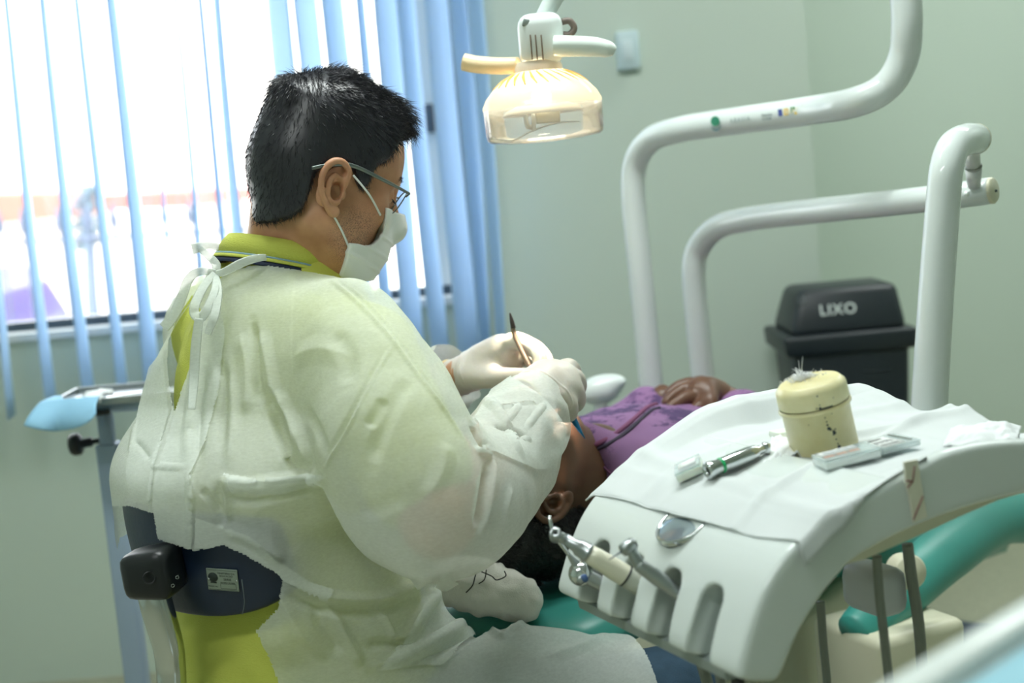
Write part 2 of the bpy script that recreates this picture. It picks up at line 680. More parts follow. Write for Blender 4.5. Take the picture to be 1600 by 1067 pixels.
# apparent place and width of each slat where it crosses two heights
SL = [(-46, 5, 8, 12, 1), (8, 66, 8, 16, 1), (67, 124, 10, 18, 1), (122, 177, 8, 16, 1), (175, 226, 15, 24, 1), (222, 272, 4, 6, 1), (272, 323, 6, 9, 1), (311, 364, 8, 10, 1),
      (339, 386, 12, 18, -1), (436, 484, 34, 36, -1), (478, 526, 36, 36, 1), (518, 566, 34, 36, 1), (560, 606, 14, 20, 1), (600, 646, 38, 32, 1),
      (634, 684, 28, 28, 1), (684, 727, 36, 36, 1), (722, 753, 36, 20, 1), (742, 780, 26, 17, 1)]
SW = 0.1
for k, (xt, xb, wt, wb_, sg) in enumerate(SL):
    pt, pb = at(xt, 0, BLY), at(xb, 500, BLY)
    ztop, zbot = 2.24, 0.755 + 0.006 * ((k * 7) % 3)
    top = pt.lerp(pb, (ztop - pt.z) / (pb.z - pt.z))
    bot = pt.lerp(pb, (zbot - pt.z) / (pb.z - pt.z))
    ppm = FPX / BLY

    def fn(u, v, top=top, bot=bot, wt=wt, wb_=wb_, sg=sg, k=k):
        z = top.z + (bot.z - top.z) * v
        f = (z - pt.z) / (pb.z - pt.z)
        w = min(0.98, (wt + (wb_ - wt) * max(0, min(1.3, f))) / ppm / SW)
        ang = math.atan2(top.x + (bot.x - top.x) * v, BLY) + math.asin(w) * sg
        s = (u - 0.5) * SW
        c = 0.0015 * (1 - (2 * u - 1) ** 2)
        x = top.x + (bot.x - top.x) * v + 0.004 * math.sin(5 * v + k)
        dx, dy = math.sin(ang), math.cos(ang)
        return (x + dx * s + dy * c, BLY + dy * s - dx * c, z)
    MB().grid(fn, 6, 24).build('blind_slat', M_SLAT, blind, solid=0.0006)

# ------------------------------------------------------------------ outside
M_OUT = mat('render_wall_outside', srgb(240, 238, 232), 0.9, var=0.02)
g = MB().box((-2, 16, -0.7), (40, 24.0, 0.2)).build('pavement', mat('pavement', srgb(225, 222, 214), 0.9, var=0.05, vscale=1), smooth=False)
struct(g)
slab('wall_street', (-9, 12, -0.65), (4, 12.3, 3.2), M_OUT)
aw = MB()
a0, a1, a2, a3 = at(-90, 305, 9), at(76, 303, 9), at(82, 345, 9.1), at(-90, 352, 9.1)
aw.prism([at(-120, 306, 10.4), at(62, 303, 10.4), at(88, 340, 10.4), at(-120, 362, 10.4)], (0, 1, 0), 1.605)
tag(aw.build('shop_awning', mat('orange_canvas', srgb(160, 102, 88), 0.8), smooth=False), 'orange awning outside the window, at its far left', 'awning')
aw = MB().prism([at(152, 304, 9.2), at(290, 301, 9.2), at(296, 324, 9.2), at(158, 329, 9.2)], (0, 1, 0), 2.805)
tag(aw.build('shop_awning', mat('red_canvas', srgb(165, 98, 90), 0.8), smooth=False), 'small red awning outside, seen between the middle blind slats', 'awning')
rail = thing('iron_railing', 'grey railing with pointed finials outside the window', 'railing', at(100, 400, 7.2))
rm = mat('painted_iron', srgb(80, 88, 108), 0.6)
ra, rb_ = at(-80, 384, 7.2), at(400, 358, 7.2)
MB().tube([ra, rb_], 0.012, 8).build('rail', rm, rail)
for px in (3, 96, 181, 300, 222, 40, 140, 260):
    f = (px + 80) / 480
    p = ra.lerp(rb_, f)
    MB().lathe([(0.006, -0.9), (0.006, 0.03), (0.02, 0.06), (0.024, 0.09), (0.004, 0.17)], p, n=10).build('baluster', rm, rail)
tr = thing('street_tree', 'thin grey street tree with a narrow crown outside the window', 'tree', (at(145, 500, 8).x, 8, -0.6))
tm = mat('bark', srgb(96, 106, 123), 0.9)
MB().tube([at(150, 700, 8) * 0 + Vector((at(150, 700, 8).x, 8, -0.62)), at(145, 480, 8), at(140, 380, 8), at(136, 300, 8)], [0.05, 0.035, 0.03, 0.02], 10).build('trunk', tm, tr)
fo = MB()
for i in range(260):
    h = rng.random()
    p = at(136 + rng.normal() * (6 + 6 * math.sin(math.pi * h)), 290 + 100 * h, 8 + rng.normal() * 0.05)
    d = Vector(rng.normal(size=3)).normalized()
    e = d.orthogonal().normalized() * 0.012
    fo.add([p - d * 0.03, p + e, p + d * 0.03, p - e], [(0, 1, 2, 3)])
fo.build('foliage', mat('dusty_leaf', srgb(104, 118, 128), 0.9), tr, smooth=False)
car = thing('car', 'rounded blue car parked outside, behind the far left of the blind', 'car', (at(10, 500, 7.8).x, 7.8, -0.6))
cb = MB()
c0 = at(8, 500, 7.8) + Vector((-0.32, 0, -0.05))
for j, (dx, hh) in enumerate([(0, 0)]):
    prof = [(-1.6, 0.0), (-1.6, 0.35), (-1.0, 0.45), (-0.6, 0.84), (-0.05, 0.82), (0.1, 0.7), (0.2, 0.5), (0.26, 0.3), (0.26, 0)]
    cb.prism([(c0.x + x, 7.8, -0.1 + z * 1.0 + 0.2) for x, z in prof], (0, 1, 0), 1.5)
cb.build('body', mat('blue_paint', srgb(52, 60, 120), 0.3, var=0), car, smooth=False)
for wx in (-1.2, -0.2):
    MB().lathe([(0.0, 0), (0.3, 0), (0.32, 0.03), (0.32, 0.17), (0.3, 0.2), (0, 0.2)], (c0.x + wx, 7.75, 0.0), (0, 1, 0), 20).build('wheel', mat('tyre', srgb(30, 30, 32), 0.8), car)

# ------------------------------------------------------------------ light
w = bpy.data.worlds.new('sky')
scene.world = w
w.use_nodes = True
wn = w.node_tree
wn.nodes.clear()
bg = wn.nodes.new('ShaderNodeBackground')
bg.inputs[0].default_value = (0.9, 0.96, 1.0, 1)
bg.inputs[1].default_value = 4.5
wo = wn.nodes.new('ShaderNodeOutputWorld')
wn.links.new(bg.outputs[0], wo.inputs[0])


def area(name, loc, target, size, energy, col=(1, 1, 1), portal=False):
    L = bpy.data.lights.new(name, 'AREA')
    L.shape = 'RECTANGLE'
    L.size, L.size_y = size
    L.energy = energy
    L.color = col
    o = bpy.data.objects.new(name, L)
    COL.objects.link(o)
    o.location = loc
    o.rotation_euler = (Vector(target) - Vector(loc)).to_track_quat('-Z', 'Y').to_euler()
    if portal:
        L.cycles.is_portal = True
    return o


area('window_portal', ((WX0 + WX1) / 2, WY + T + 0.01, (WZ0 + WZ1) / 2), ((WX0 + WX1) / 2, 0, (WZ0 + WZ1) / 2), (WX1 - WX0, WZ1 - WZ0), 1, portal=True)
sun = bpy.data.lights.new('sun', 'SUN')
sun.energy = 4.5
sun.angle = R(1)
so = bpy.data.objects.new('sun', sun)
COL.objects.link(so)
so.rotation_euler = Vector((0.25, 0.75, -0.6)).to_track_quat('-Z', 'Y').to_euler()
M_TUBE = NT('fluorescent_tube')
em = M_TUBE.n('ShaderNodeEmission', _Strength=6.0)
M_TUBE.l(em.outputs[0], M_TUBE.out.inputs[0])
for i, (x, y, e) in enumerate(((0.1, 1.95, 23), (-0.9, 0.3, 11), (1.7, 3.5, 14))):  # last fixture, over the alcove, is added to brighten the deeper wall
    hs = MB().box((x, y, CZ - 0.02), (1.25, 0.2, 0.04), bevel=0.006).build('trim_%d' % (i + 2), M_CEIL)
    struct(hs)
    for dy in (-0.05, 0.05):
        MB().tube([(x - 0.58, y + dy, CZ - 0.055), (x + 0.58, y + dy, CZ - 0.055)], 0.013, 10).build('tube', M_TUBE.m, hs)
    area('ceiling_lamp', (x, y, CZ - 0.085), (x, y, 0), (1.2, 0.16), e, (0.93, 1.0, 0.97))

scene.view_settings.view_transform = 'Standard'
scene.view_settings.look = 'None'
scene.view_settings.gamma = 1
scene.view_settings.exposure = 0.5
scene.cycles.use_denoising = True
scene.cycles.max_bounces = 10
scene.cycles.transparent_max_bounces = 24
scene.cycles.caustics_reflective = False
scene.cycles.caustics_refractive = False
scene.cycles.sample_clamp_indirect = 6

# ================================================================== DELIVERY UNIT
M_WHITE = mat('white_plastic', srgb(226, 234, 232), 0.22, var=0.015, vscale=12)
M_LACQ = mat('white_enamel', srgb(215, 223, 222), 0.12, var=0.02, vscale=8)
M_BEIGE = mat('beige_plastic', srgb(214, 212, 188), 0.4, var=0.03, vscale=10)
M_CHROME = mat('chrome', srgb(205, 210, 212), 0.16, 1.0, var=0.03)
M_STEEL = mat('brushed_steel', srgb(170, 176, 178), 0.32, 1.0, var=0.04, bump=0.15, bscale=400)
M_BLACK = mat('black_plastic', srgb(22, 26, 30), 0.4, var=0.05)
M_HOSE = mat('grey_hose', srgb(128, 134, 128), 0.5, var=0.03)
M_CREAM = mat('cream_plastic', srgb(222, 220, 200), 0.3, var=0.03)
M_DARK = mat('dark_ink', srgb(50, 58, 62), 0.6, var=0)
M_TEAL = mat('teal_vinyl', srgb(62, 150, 140), 0.38, var=0.05, vscale=20, bump=0.1, bscale=300)

N0 = at(1220, 1060, 1.2)
BD, WD, ZD = Vector((0.901, 0.434, 0)), Vector((-0.434, 0.901, 0)), Vector((0, 0, 1))


def C(s, t, z):
    """point of the unit: s into the unit, t across it away from the camera, z height"""
    return Vector((N0.x, N0.y, 0)) + BD * s + WD * t + ZD * z


def onT(px, py, t):
    return onplane(px, py, C(0, t, 0.9), WD)


UPPER = [(-0.030, 0.822), (-0.020, 0.848), (-0.006, 0.876), (0.01, 0.899), (0.032, 0.919), (0.065, 0.936), (0.11, 0.951), (0.155, 0.963), (0.194, 0.973), (0.234, 0.979), (0.30, 0.976), (0.40, 0.958), (0.46, 0.93)]
LOWER = [(0.45, 0.905), (0.37, 0.917), (0.295, 0.921), (0.23, 0.919), (0.167, 0.912), (0.11, 0.899), (0.083, 0.884), (0.06, 0.866), (0.037, 0.842), (0.014, 0.808), (0.0, 0.806), (-0.026, 0.814)]
TN, TF = 0.018, 0.362
SLOTS = (0.087, 0.157, 0.226, 0.294)


def top(s):
    """height of the tray bed under the cloth"""
    return float(np.interp(s, [0.0, 0.03, 0.065, 0.11, 0.155, 0.2, 0.3, 0.4, 0.45], [0.888, 0.917, 0.935, 0.948, 0.955, 0.959, 0.962, 0.955, 0.93]))


unit = thing('delivery_unit', 'white arched dental delivery unit with instrument slots along its front edge', 'dental unit', C(0.2, 0.19, 0))
F = Field((-0.05, -0.01, 0.785), (0.48, 0.39, 1.0), 0.0024)
S2, Z2 = F.X[:, :, 0][:, :, None][:, 0, :], F.Z[0]
prof = poly_sdf(smooth_poly(UPPER + LOWER, 4), F.X[:, 0, :], F.Z[:, 0, :] if F.Z.shape[1] == 1 else F.Z[0])
rr = 0.007
dp = prof[:, None, :] + rr
dt = np.abs(F.Y - (TN + TF) / 2) - (TF - TN) / 2 + rr
d = np.minimum(np.maximum(dp, dt), 0) + np.sqrt(np.maximum(dp, 0) ** 2 + np.maximum(dt, 0) ** 2) - rr
F.d = d.astype(np.float32)
# tray bed between the side walls
bed = np.interp(F.X.ravel(), [-0.05, 0.1, 0.16, 0.2, 0.3, 0.4, 0.48], [1.2, 1.2, 0.955, 0.953, 0.956, 0.945, 0.91]).astype(np.float32)[:, None, None]
cut = np.maximum(np.maximum(bed - F.Z, np.abs(F.Y - 0.19) - 0.155), F.Z - 1.0)
F.d = np.maximum(F.d, -cut - 0.0)
for t in SLOTS:
    F.chain([(0.036, t, 0.852), (0.012, t, 0.815), (-0.006, t, 0.77)], 0.0195, 0.004, 2, 'cut')
    F.cone((0.018, t, 0.860), (-0.018, t, 0.78), 0.0195, 0.0195, 0.004, 'cut')
    F.cone((0.0, t, 0.860), (-0.045, t, 0.78), 0.0195, 0.0195, 0.004, 'cut')
V, Q = F.mesh()
V = relax(V, Q, 2)
W = np.stack([np.array(C(0, 0, 0))[i] + V[:, 0] * BD[i] + V[:, 1] * WD[i] + V[:, 2] * ZD[i] for i in range(3)], 1)
me = fast_mesh('shell', W, Q)
link('shell', me, M_LACQ, unit)
# inner beige housing under the arch, hinge and column
ub = MB()
inner = [(0.1, 0.91), (0.1, 0.888), (0.13, 0.888), (0.19, 0.897), (0.25, 0.907), (0.3, 0.914), (0.42, 0.918), (0.42, 0.93)]
ub.prism([C(s, TN + 0.02, z) for s, z in inner], WD, TF - TN - 0.04)
ub.build('underside', M_BEIGE, unit, smooth=False)
MB().prism([C(s, 0.07, z) for s, z in [(0.005, 0.812), (-0.012, 0.806), (-0.01, 0.795), (0.02, 0.795), (0.05, 0.84), (0.04, 0.85)]], WD, 0.28).build('drip_rail', mat('grey_plastic', srgb(150, 160, 158), 0.4), unit, smooth=False)
# round window in the sloping front, half under the cloth
gc = onT(1064, 833, 0.185)
s0 = (gc - C(0, 0, 0)).dot(BD)
gn = (ZD * 0.032 - BD * 0.018).normalized()
gx = WD.cross(gn).normalized()
gc = C(0.030, 0.185, 0.9162)
gr = MB()
gr.lathe([(0.029, -0.004), (0.029, 0.001), (0.031, 0.0022), (0.033, 0.001), (0.033, -0.004)], gc, gn, 48)
gr.build('gauge_ring', M_CHROME, unit)
MB().lathe([(0.0, 0.0014), (0.012, 0.0012), (0.022, 0.0008), (0.0292, 0.0)], gc, gn, 48).build('gauge_glass', mat('gauge_glass', srgb(190, 205, 214), 0.05, 0.7, var=0), unit)
# hoses hanging under the unit
def hose(pts, r=0.0045, m=M_HOSE):
    MB().tube(pts, r, 12, samples=10).build('hose', m, unit)


hose([onT(1370, 868, 0.10), onT(1374, 930, 0.10), onT(1382, 1000, 0.10), onT(1390, 1075, 0.11), onT(1400, 1200, 0.12)], 0.0048)
hose([onT(1418, 850, 0.16), onT(1424, 900, 0.16), onT(1436, 980, 0.16), onT(1442, 1075, 0.17), onT(1446, 1200, 0.18)], 0.0062)
hose([onT(1282, 940, 0.18), onT(1286, 1000, 0.18), onT(1293, 1075, 0.18), onT(1300, 1200, 0.18)], 0.0045)
hose([onT(1086, 985, 0.22), onT(1092, 1020, 0.22), onT(1108, 1080, 0.22), onT(1130, 1200, 0.22)], 0.006)
hose([onT(1112, 1000, 0.19), onT(1122, 1040, 0.19), onT(1130, 1090, 0.19), onT(1150, 1200, 0.19)], 0.005)
hose([onT(1150, 1030, 0.14), onT(1153, 1060, 0.14), onT(1160, 1200, 0.14)], 0.007, M_BLACK)
# supporting arm of the unit down to its column
ab = MB()
ab.box(onT(1366, 918, 0.2), (0.044, 0.07, 0.052), Matrix(((BD.x, WD.x, 0), (BD.y, WD.y, 0), (0, 0, 1))), 0.014, 3)
ab.build('hinge_block', mat('lilac_grey_plastic', srgb(196, 200, 208), 0.35), unit)
colm = MB()
colm.box((0.535, 2.10, 0.275), (0.17, 0.16, 0.55), Matrix(((BD.x, WD.x, 0), (BD.y, WD.y, 0), (0, 0, 1))), 0.015, 3)
colm.build('column', M_BEIGE, unit)

# ------------------------------------------------------------------ instruments in the slots
def frac(a, b, f):
    return a.lerp(b, f)


# syringe
h0, h1 = onT(948, 915, 0.284), onT(908, 896, 0.30)
sy = thing('air_water_syringe', 'silver ball-bodied syringe with a long bent nozzle in the farthest slot', 'syringe', h0)
ax = (h1 - h0).normalized()
MB().lathe([(0.0, -0.03), (0.0085, -0.028), (0.009, 0), (0.0095, (h1 - h0).length)], h0, ax, 24).build('handle', M_STEEL, sy)
bm = bmesh.new()
bmesh.ops.create_uvsphere(bm, u_segments=28, v_segments=18, radius=0.0135)
MB().frombm(bm, h1).build('ball_body', M_CHROME, sy)
n0, n1, n2 = onT(902, 884, 0.30), onT(864, 834, 0.304), onT(858, 806, 0.304)
MB().lathe([(0.0055, 0.0), (0.0045, 0.004), (0.003, 0.012), (0.0022, 0.016)], n0, (n1 - n0), 16).build('collar', M_STEEL, sy)
MB().tube([n0, frac(n0, n1, .5), n1, n2], [0.0022, 0.0021, 0.0021, 0.0019], 12, smooth=False).build('nozzle', M_CHROME, sy)
vd = (EYE - h1).normalized()
for px, py, m in ((914, 906, mat('blue_button', srgb(70, 100, 150), 0.3)), (907, 912, M_STEEL)):
    d = (onT(px, py, 0.282) - h1).normalized()
    MB().lathe([(0.0, 0.018), (0.0025, 0.018), (0.003, 0.0165), (0.0042, 0.0165), (0.0042, 0.010)], h1, d, 16).build('button', m, sy)

# micromotor with contra angle
a0, a1 = onT(1012, 921, 0.214), onT(883, 842, 0.246)
mo = thing('micromotor_handpiece', 'cream dental motor handpiece with a contra-angle head, second slot from the far end', 'handpiece', a0)
L = (a1 - a0).length
ax = (a1 - a0) / L
MB().lathe([(0.0, -0.02), (0.0105, -0.02), (0.0112, 0.0), (0.0112, L * 0.26)], a0, ax, 28).build('hose_sleeve', mat('worn_cream', srgb(186, 190, 178), 0.45, var=0.1, vscale=60), mo)
MB().lathe([(0.0117, L * 0.26), (0.0117, L * 0.275), (0.0112, L * 0.28)], a0, ax, 28).build('black_ring', M_BLACK, mo)
MB().lathe([(0.0112, L * 0.28), (0.0112, L * 0.4), (0.0103, L * 0.62), (0.0095, L * 0.72), (0.006, L * 0.72)], a0, ax, 28).build('body', M_CREAM, mo)
hd = MB()
hd.lathe([(0.0088, L * 0.72), (0.0102, L * 0.725), (0.0102, L * 0.755), (0.0092, L * 0.76), (0.0088, L * 0.84), (0.0066, L * 0.87), (0.0056, L * 1.0), (0.005, L * 1.0)], a0, ax, 28)
hn = onT(868, 836, 0.248)
hd.tube([a0 + ax * L * 0.99, hn], [0.0054, 0.0058], 16)
hd.build('contra_angle', M_STEEL, mo)
hx = (vd * 0.8 + ZD * 0.3).normalized()
MB().lathe([(0.0, 0.0065), (0.0022, 0.0065), (0.0025, 0.0075), (0.0062, 0.007), (0.0065, 0.004), (0.0065, -0.006), (0.004, -0.008), (0.0, -0.008)], hn, hx, 20).build('head', M_STEEL, mo)
MB().lathe([(0.0, 0.0072), (0.0022, 0.0072)], hn, hx, 12).build('chuck_hole', M_BLACK, mo)

# turbine handpiece
b0, b1, b2 = onT(1066, 931, 0.148), onT(996, 881, 0.168), onT(984, 853, 0.174)
tu = thing('turbine_handpiece', 'slim silver turbine handpiece with a fine bur, third slot from the far end', 'handpiece', b0)
L = (b1 - b0).length
ax = (b1 - b0) / L
MB().lathe([(0.0, -0.02), (0.0068, -0.02), (0.0072, L * 0.1), (0.0076, L * 0.5), (0.0066, L * 0.95), (0.0058, L), (0.0, L)], b0, ax, 24).build('body', M_STEEL, tu)
MB().tube([b1 - ax * 0.004, frac(b1, b2, .45), b2], [0.0062, 0.0054, 0.0052], 16, samples=5).build('neck', M_STEEL, tu)
hx = (onT(990, 846, 0.172) - onT(966, 862, 0.172)).normalized()
MB().lathe([(0.0, -0.0075), (0.003, -0.0075), (0.0062, -0.006), (0.0068, 0.0), (0.0068, 0.007), (0.005, 0.008), (0.005, 0.0095), (0.0, 0.0095)], b2 - hx * 0.003, hx, 24).build('head', M_STEEL, tu)
MB().lathe([(0.0012, 0.0), (0.0007, 0.006), (0.0007, 0.012), (0.0002, 0.0155)], b2 - hx * 0.0105, -hx, 8).build('bur', mat('bur_steel', srgb(90, 96, 100), 0.3, 1.0, var=0), tu)
for o_, nm in ((a0, 'm'), (b0, 't')):
    pass

# ------------------------------------------------------------------ cloth
def fold(s, t):
    """wrinkles of the cloth"""
    z = 0.0
    z += 0.0042 * math.exp(-((t - 0.11 - 0.25 * (s - 0.05)) / 0.008) ** 2) * min(1, max(0, s * 12))
    z += 0.0046 * math.exp(-((t - 0.215 + 0.2 * (s - 0.15)) / 0.01) ** 2) * min(1, max(0, (s - 0.02) * 8))
    z += 0.0035 * math.exp(-((s - 0.075 - 0.05 * t) / 0.010) ** 2)
    z += 0.0032 * math.exp(-((t - 0.275) / 0.012) ** 2) * (1 if s > 0.1 else s * 10)
    z += 0.0048 * (noise.noise(Vector((s * 9, t * 9, 3.1)))) * min(1, max(0.25, s * 6))
    z += 0.0016 * (noise.noise(Vector((s * 34, t * 26, 7.7))))
    # the far and back margins stand up over the rim
    z += 0.016 * max(0, (s - 0.27) / 0.12) ** 1.5 * (0.75 + 0.5 * math.sin(t * 42 + 0.6)) * min(1, t * 9)
    z += 0.010 * max(0, (t - 0.31) / 0.05) ** 2 * min(1, max(0, (s - 0.05) * 8))
    return z


def sheet(s, t):
    """cloth height over the unit"""
    b = top(s)
    # climbs the side walls of the bed
    wall = float(np.interp(s, [u[0] for u in UPPER], [u[1] for u in UPPER]))
    e = min(1, max(0, (0.05 - t) / 0.028)) if s < 0.2 else 0
    f = min(1, max(0, (t - 0.33) / 0.02))
    b = b + (wall - b) * max(e, f)
    if t < TN - 0.002:
        b -= (TN - t) * 2.6
    if t > TF:
        b -= (t - TF) * 0.5
    b += 0.0042 * math.exp(-((s - 0.048) / 0.034) ** 2 - ((t - 0.185) / 0.05) ** 2)
    return b + 0.0014 + 0.0021 * min(1, max(0, (s - 0.03) * 22)) + max(-0.0015, fold(s, t))


_clA = {}


def cloth_edge(v):
    """front edge s as a function of t, and how far the near side hangs"""
    return float(np.interp(v, [-0.02, 0.02, 0.07, 0.13, 0.19, 0.30, 0.375], [0.036, 0.043, 0.035, 0.033, 0.029, 0.029, 0.024]))


def cloth_fn(u, v):
    t = 0.010 + (0.378 - 0.010) * v
    s0 = cloth_edge(t)
    s1 = 0.405 - 0.03 * (1 - v)
    s = s0 + (s1 - s0) * u
    if t < 0.02:
        # the near margin runs off the side only along its front half
        lim = max(0.0, min(1, (0.21 - s) / 0.13))
        t = 0.032 + (t - 0.032) * lim if lim < 1 else t
    return C(s, t, sheet(s, t))


cl = MB().grid(cloth_fn, 150, 150)
M_CLOTH = mat('white_cotton', srgb(208, 214, 215), 0.85, var=0.02, vscale=14, bump=0.35, bscale=1400)
clo = cl.build('drape_cloth', M_CLOTH, solid=0.0012)
tag(clo, 'wrinkled white cloth draped over the top of the dental unit', 'cloth')
hm = MB()
hm.tube([Vector(cloth_fn(0.0, j / 60)) + ZD * 0.0004 for j in range(61)], 0.0011, 8, smooth=False)
hm.build('hem', M_CLOTH, clo)


def on_cloth(px, py, it=40):
    z = 0.965
    for _ in range(it):
        p = onz(px, py, z)
        q = p - C(0, 0, 0)
        z += 0.3 * (sheet(q.dot(BD), q.dot(WD)) - z)
    return onz(px, py, z), q.dot(BD), q.dot(WD)


# ------------------------------------------------------------------ jar
jp, js, jt = on_cloth(1289, 700)
jn = (ZD - BD * 0.19 + WD * 0.02).normalized()
jar = thing('lidded_jar', 'yellowed cream plastic jar with a lid and dark specks, standing on the white cloth', 'jar', jp)


def jar_mat():
    nt = NT('yellowed_plastic')
    b = pbsdf(nt, srgb(226, 218, 170), 0.32)
    b.inputs['Subsurface Weight'].default_value = 0.1
    b.inputs['Subsurface Radius'].default_value = (0.004, 0.003, 0.001)
    tc = nt.n('ShaderNodeTexCoord')
    nz = nt.n('ShaderNodeTexNoise', _Scale=28.0, _Detail=5.0)
    nt.l(tc.outputs['Object'], nz.inputs['Vector'])
    cr = nt.n('ShaderNodeValToRGB')
    cr.color_ramp.elements[0].color = srgb(216, 205, 150)
    cr.color_ramp.elements[0].position = 0.3
    cr.color_ramp.elements[1].color = srgb(233, 227, 186)
    cr.color_ramp.elements[1].position = 0.7
    nt.l(nz.outputs['Fac'], cr.inputs[0])
    nt.l(cr.outputs[0], b.inputs['Base Color'])
    nt.l(b.outputs[0], nt.out.inputs[0])
    return nt.m


M_JAR = jar_mat()
jr = 0.0365
MB().lathe([(0, 0), (jr * 0.93, 0), (jr * 0.96, 0.003), (jr * 0.965, 0.046), (jr, 0.0465), (jr * 1.035, 0.048), (jr * 1.035, 0.0505), (jr, 0.0515)], jp - jn * 0.001, jn, 56).build('pot', M_JAR, jar)
lid = MB().lathe([(jr * 0.99, 0.0515), (jr * 1.01, 0.0525), (jr * 1.005, 0.0665), (jr * 0.985, 0.0695), (jr * 0.86, 0.0745), (jr * 0.83, 0.0748), (jr * 0.8, 0.074), (jr * 0.4, 0.0765), (0, 0.077)], jp, jn, 56).build('lid', M_JAR, jar)
# specks of dark dirt run down the front
sp = MB()
jx = WD.cross(jn).normalized()
side = ((EYE - jp) - jn * (EYE - jp).dot(jn)).normalized()
tang = jn.cross(side).normalized()
for hz, off, rd in ((0.047, 0.2, 0.0007), (0.042, 0.2, 0.0008), (0.0375, 0.22, 0.0009), (0.034, 0.22, 0.0013), (0.030, 0.24, 0.0022), (0.0285, 0.28, 0.0015), (0.026, 0.36, 0.0016), (0.024, 0.37, 0.0022), (0.0225, 0.33, 0.001),
                    (0.0275, 0.42, 0.001), (0.017, 0.38, 0.0009), (0.012, 0.4, 0.0009), (0.0085, 0.41, 0.0021), (0.0665, 0.12, 0.0008), (0.0535, 0.12, 0.0014), (0.054, 0.03, 0.0008), (0.057, 0.13, 0.0006), (0.0442, 0.42, 0.0007), (0.060, 0.55, .0005), (0.038, -0.3, 0.0005)):
    nd = (side * math.cos(off) + tang * math.sin(off)).normalized()
    rr_ = jr * (0.962 if hz < 0.049 else 1.018)
    sp.lathe([(0, 0.0003), (rd * 0.7, 0.0003), (rd, -0.0002)], jp + jn * hz + nd * rr_, nd, 9)
for i in range(14):
    off = 0.1 + i * 0.028
    nd = (side * math.cos(off) + tang * math.sin(off)).normalized()
    sp.lathe([(0, 0.0002), (0.0006, 0.0002), (0.0008, -0.0002)], jp + jn * (0.0523) + nd * jr * 1.012, nd, 6)
sp.build('dirt_specks', M_DARK, jar)
# cotton tuft on the lid
ct = MB()
cp = jp + jn * 0.087 + (onT(1268, 588, jt) - onT(1273, 596, jt)) * 0.0 - tang * -0.004 - side * -0.002
cp = jp + jn * 0.077 - tang * 0.006 - side * 0.004
for i in range(620):
    th, ra_ = rng.random() * 6.28, abs(rng.normal()) * 0.0065
    p0 = cp + (side * math.cos(th) + tang * math.sin(th) * 1.5) * ra_ + jn * 0.0004
    hgt = max(0.0012, 0.0046 - ra_ * 0.3) * (0.5 + rng.random()) * (2.6 if i % 26 == 0 else 1)
    d1 = (Vector(rng.normal(size=3)) * 0.7 + jn).normalized()
    d2 = (Vector(rng.normal(size=3)) + jn * 0.2).normalized()
    ct.tube([p0, p0 + d1 * hgt, p0 + d1 * hgt + d2 * hgt * 0.7], [0.00034, 0.0003, 0.00012], 4, smooth=False)
tag(ct.build('cotton_tuft', mat('cotton_wool', srgb(245, 247, 248), 0.95, var=0)), 'wisp of white cotton wool lying on the jar lid', 'cotton')

# ------------------------------------------------------------------ handpiece lying on the cloth
ha, sa_, ta_ = on_cloth(1108, 753)
hb, sb_, tb_ = on_cloth(1198, 715)
hp = thing('contra_angle_handpiece', 'chrome handpiece with a green ring lying on the white cloth', 'handpiece', ha)
ax = (hb - ha).normalized()
upn = (ZD - ax * ax.z).normalized()
ha, hb = ha + upn * 0.0115, hb + upn * 0.0105
L = (hb - ha).length
ax = (hb - ha).normalized()
MB().lathe([(0.004, 0.004), (0.004, 0.0), (0.0076, 0.0), (0.009, 0.0012), (0.0091, 0.006), (0.0079, 0.013), (0.0076, 0.016)], ha, ax, 32).build('base', M_CHROME, hp)
MB().lathe([(0.0, 0.003), (0.0042, 0.003)], ha, ax, 16).build('socket', M_BLACK, hp)
MB().lathe([(0.0078, 0.016), (0.0082, 0.0165), (0.0082, 0.0195), (0.0078, 0.02)], ha, ax, 32).build('green_ring', mat('green_ring', srgb(40, 170, 105), 0.35, var=0), hp)
MB().lathe([(0.0078, 0.02), (0.0083, 0.03), (0.0083, 0.052), (0.0074, 0.062), (0.0052, L * 0.88), (0.0044, L * 0.97)], ha, ax, 32).build('body', M_CHROME, hp)
MB().lathe([(0, -0.006), (0.0045, -0.0055), (0.005, -0.004), (0.005, 0.004), (0.004, 0.0052), (0, 0.0055)], ha + ax * (L + 0.0015), (upn + ax * 0.3), 24).build('head', M_CHROME, hp)

# ------------------------------------------------------------------ small boxes
M_CLEAR = NT('clear_plastic')
_p = pbsdf(M_CLEAR, srgb(240, 246, 246), 0.08)
_t = M_CLEAR.n('ShaderNodeBsdfTransparent', _Color=srgb(238, 244, 244))
_m = M_CLEAR.n('ShaderNodeMixShader', _Fac=0.62)
M_CLEAR.l(_p.outputs[0], _m.inputs[1])
M_CLEAR.l(_t.outputs[0], _m.inputs[2])
M_CLEAR.l(_m.outputs[0], M_CLEAR.out.inputs[0])
M_CLEAR = M_CLEAR.m
M_MILK = mat('milky_plastic', srgb(232, 238, 226), 0.35, var=0.02, **{'Subsurface Weight': 0.15})
M_PAPER = mat('label_paper', srgb(230, 233, 232), 0.8, var=0.02)


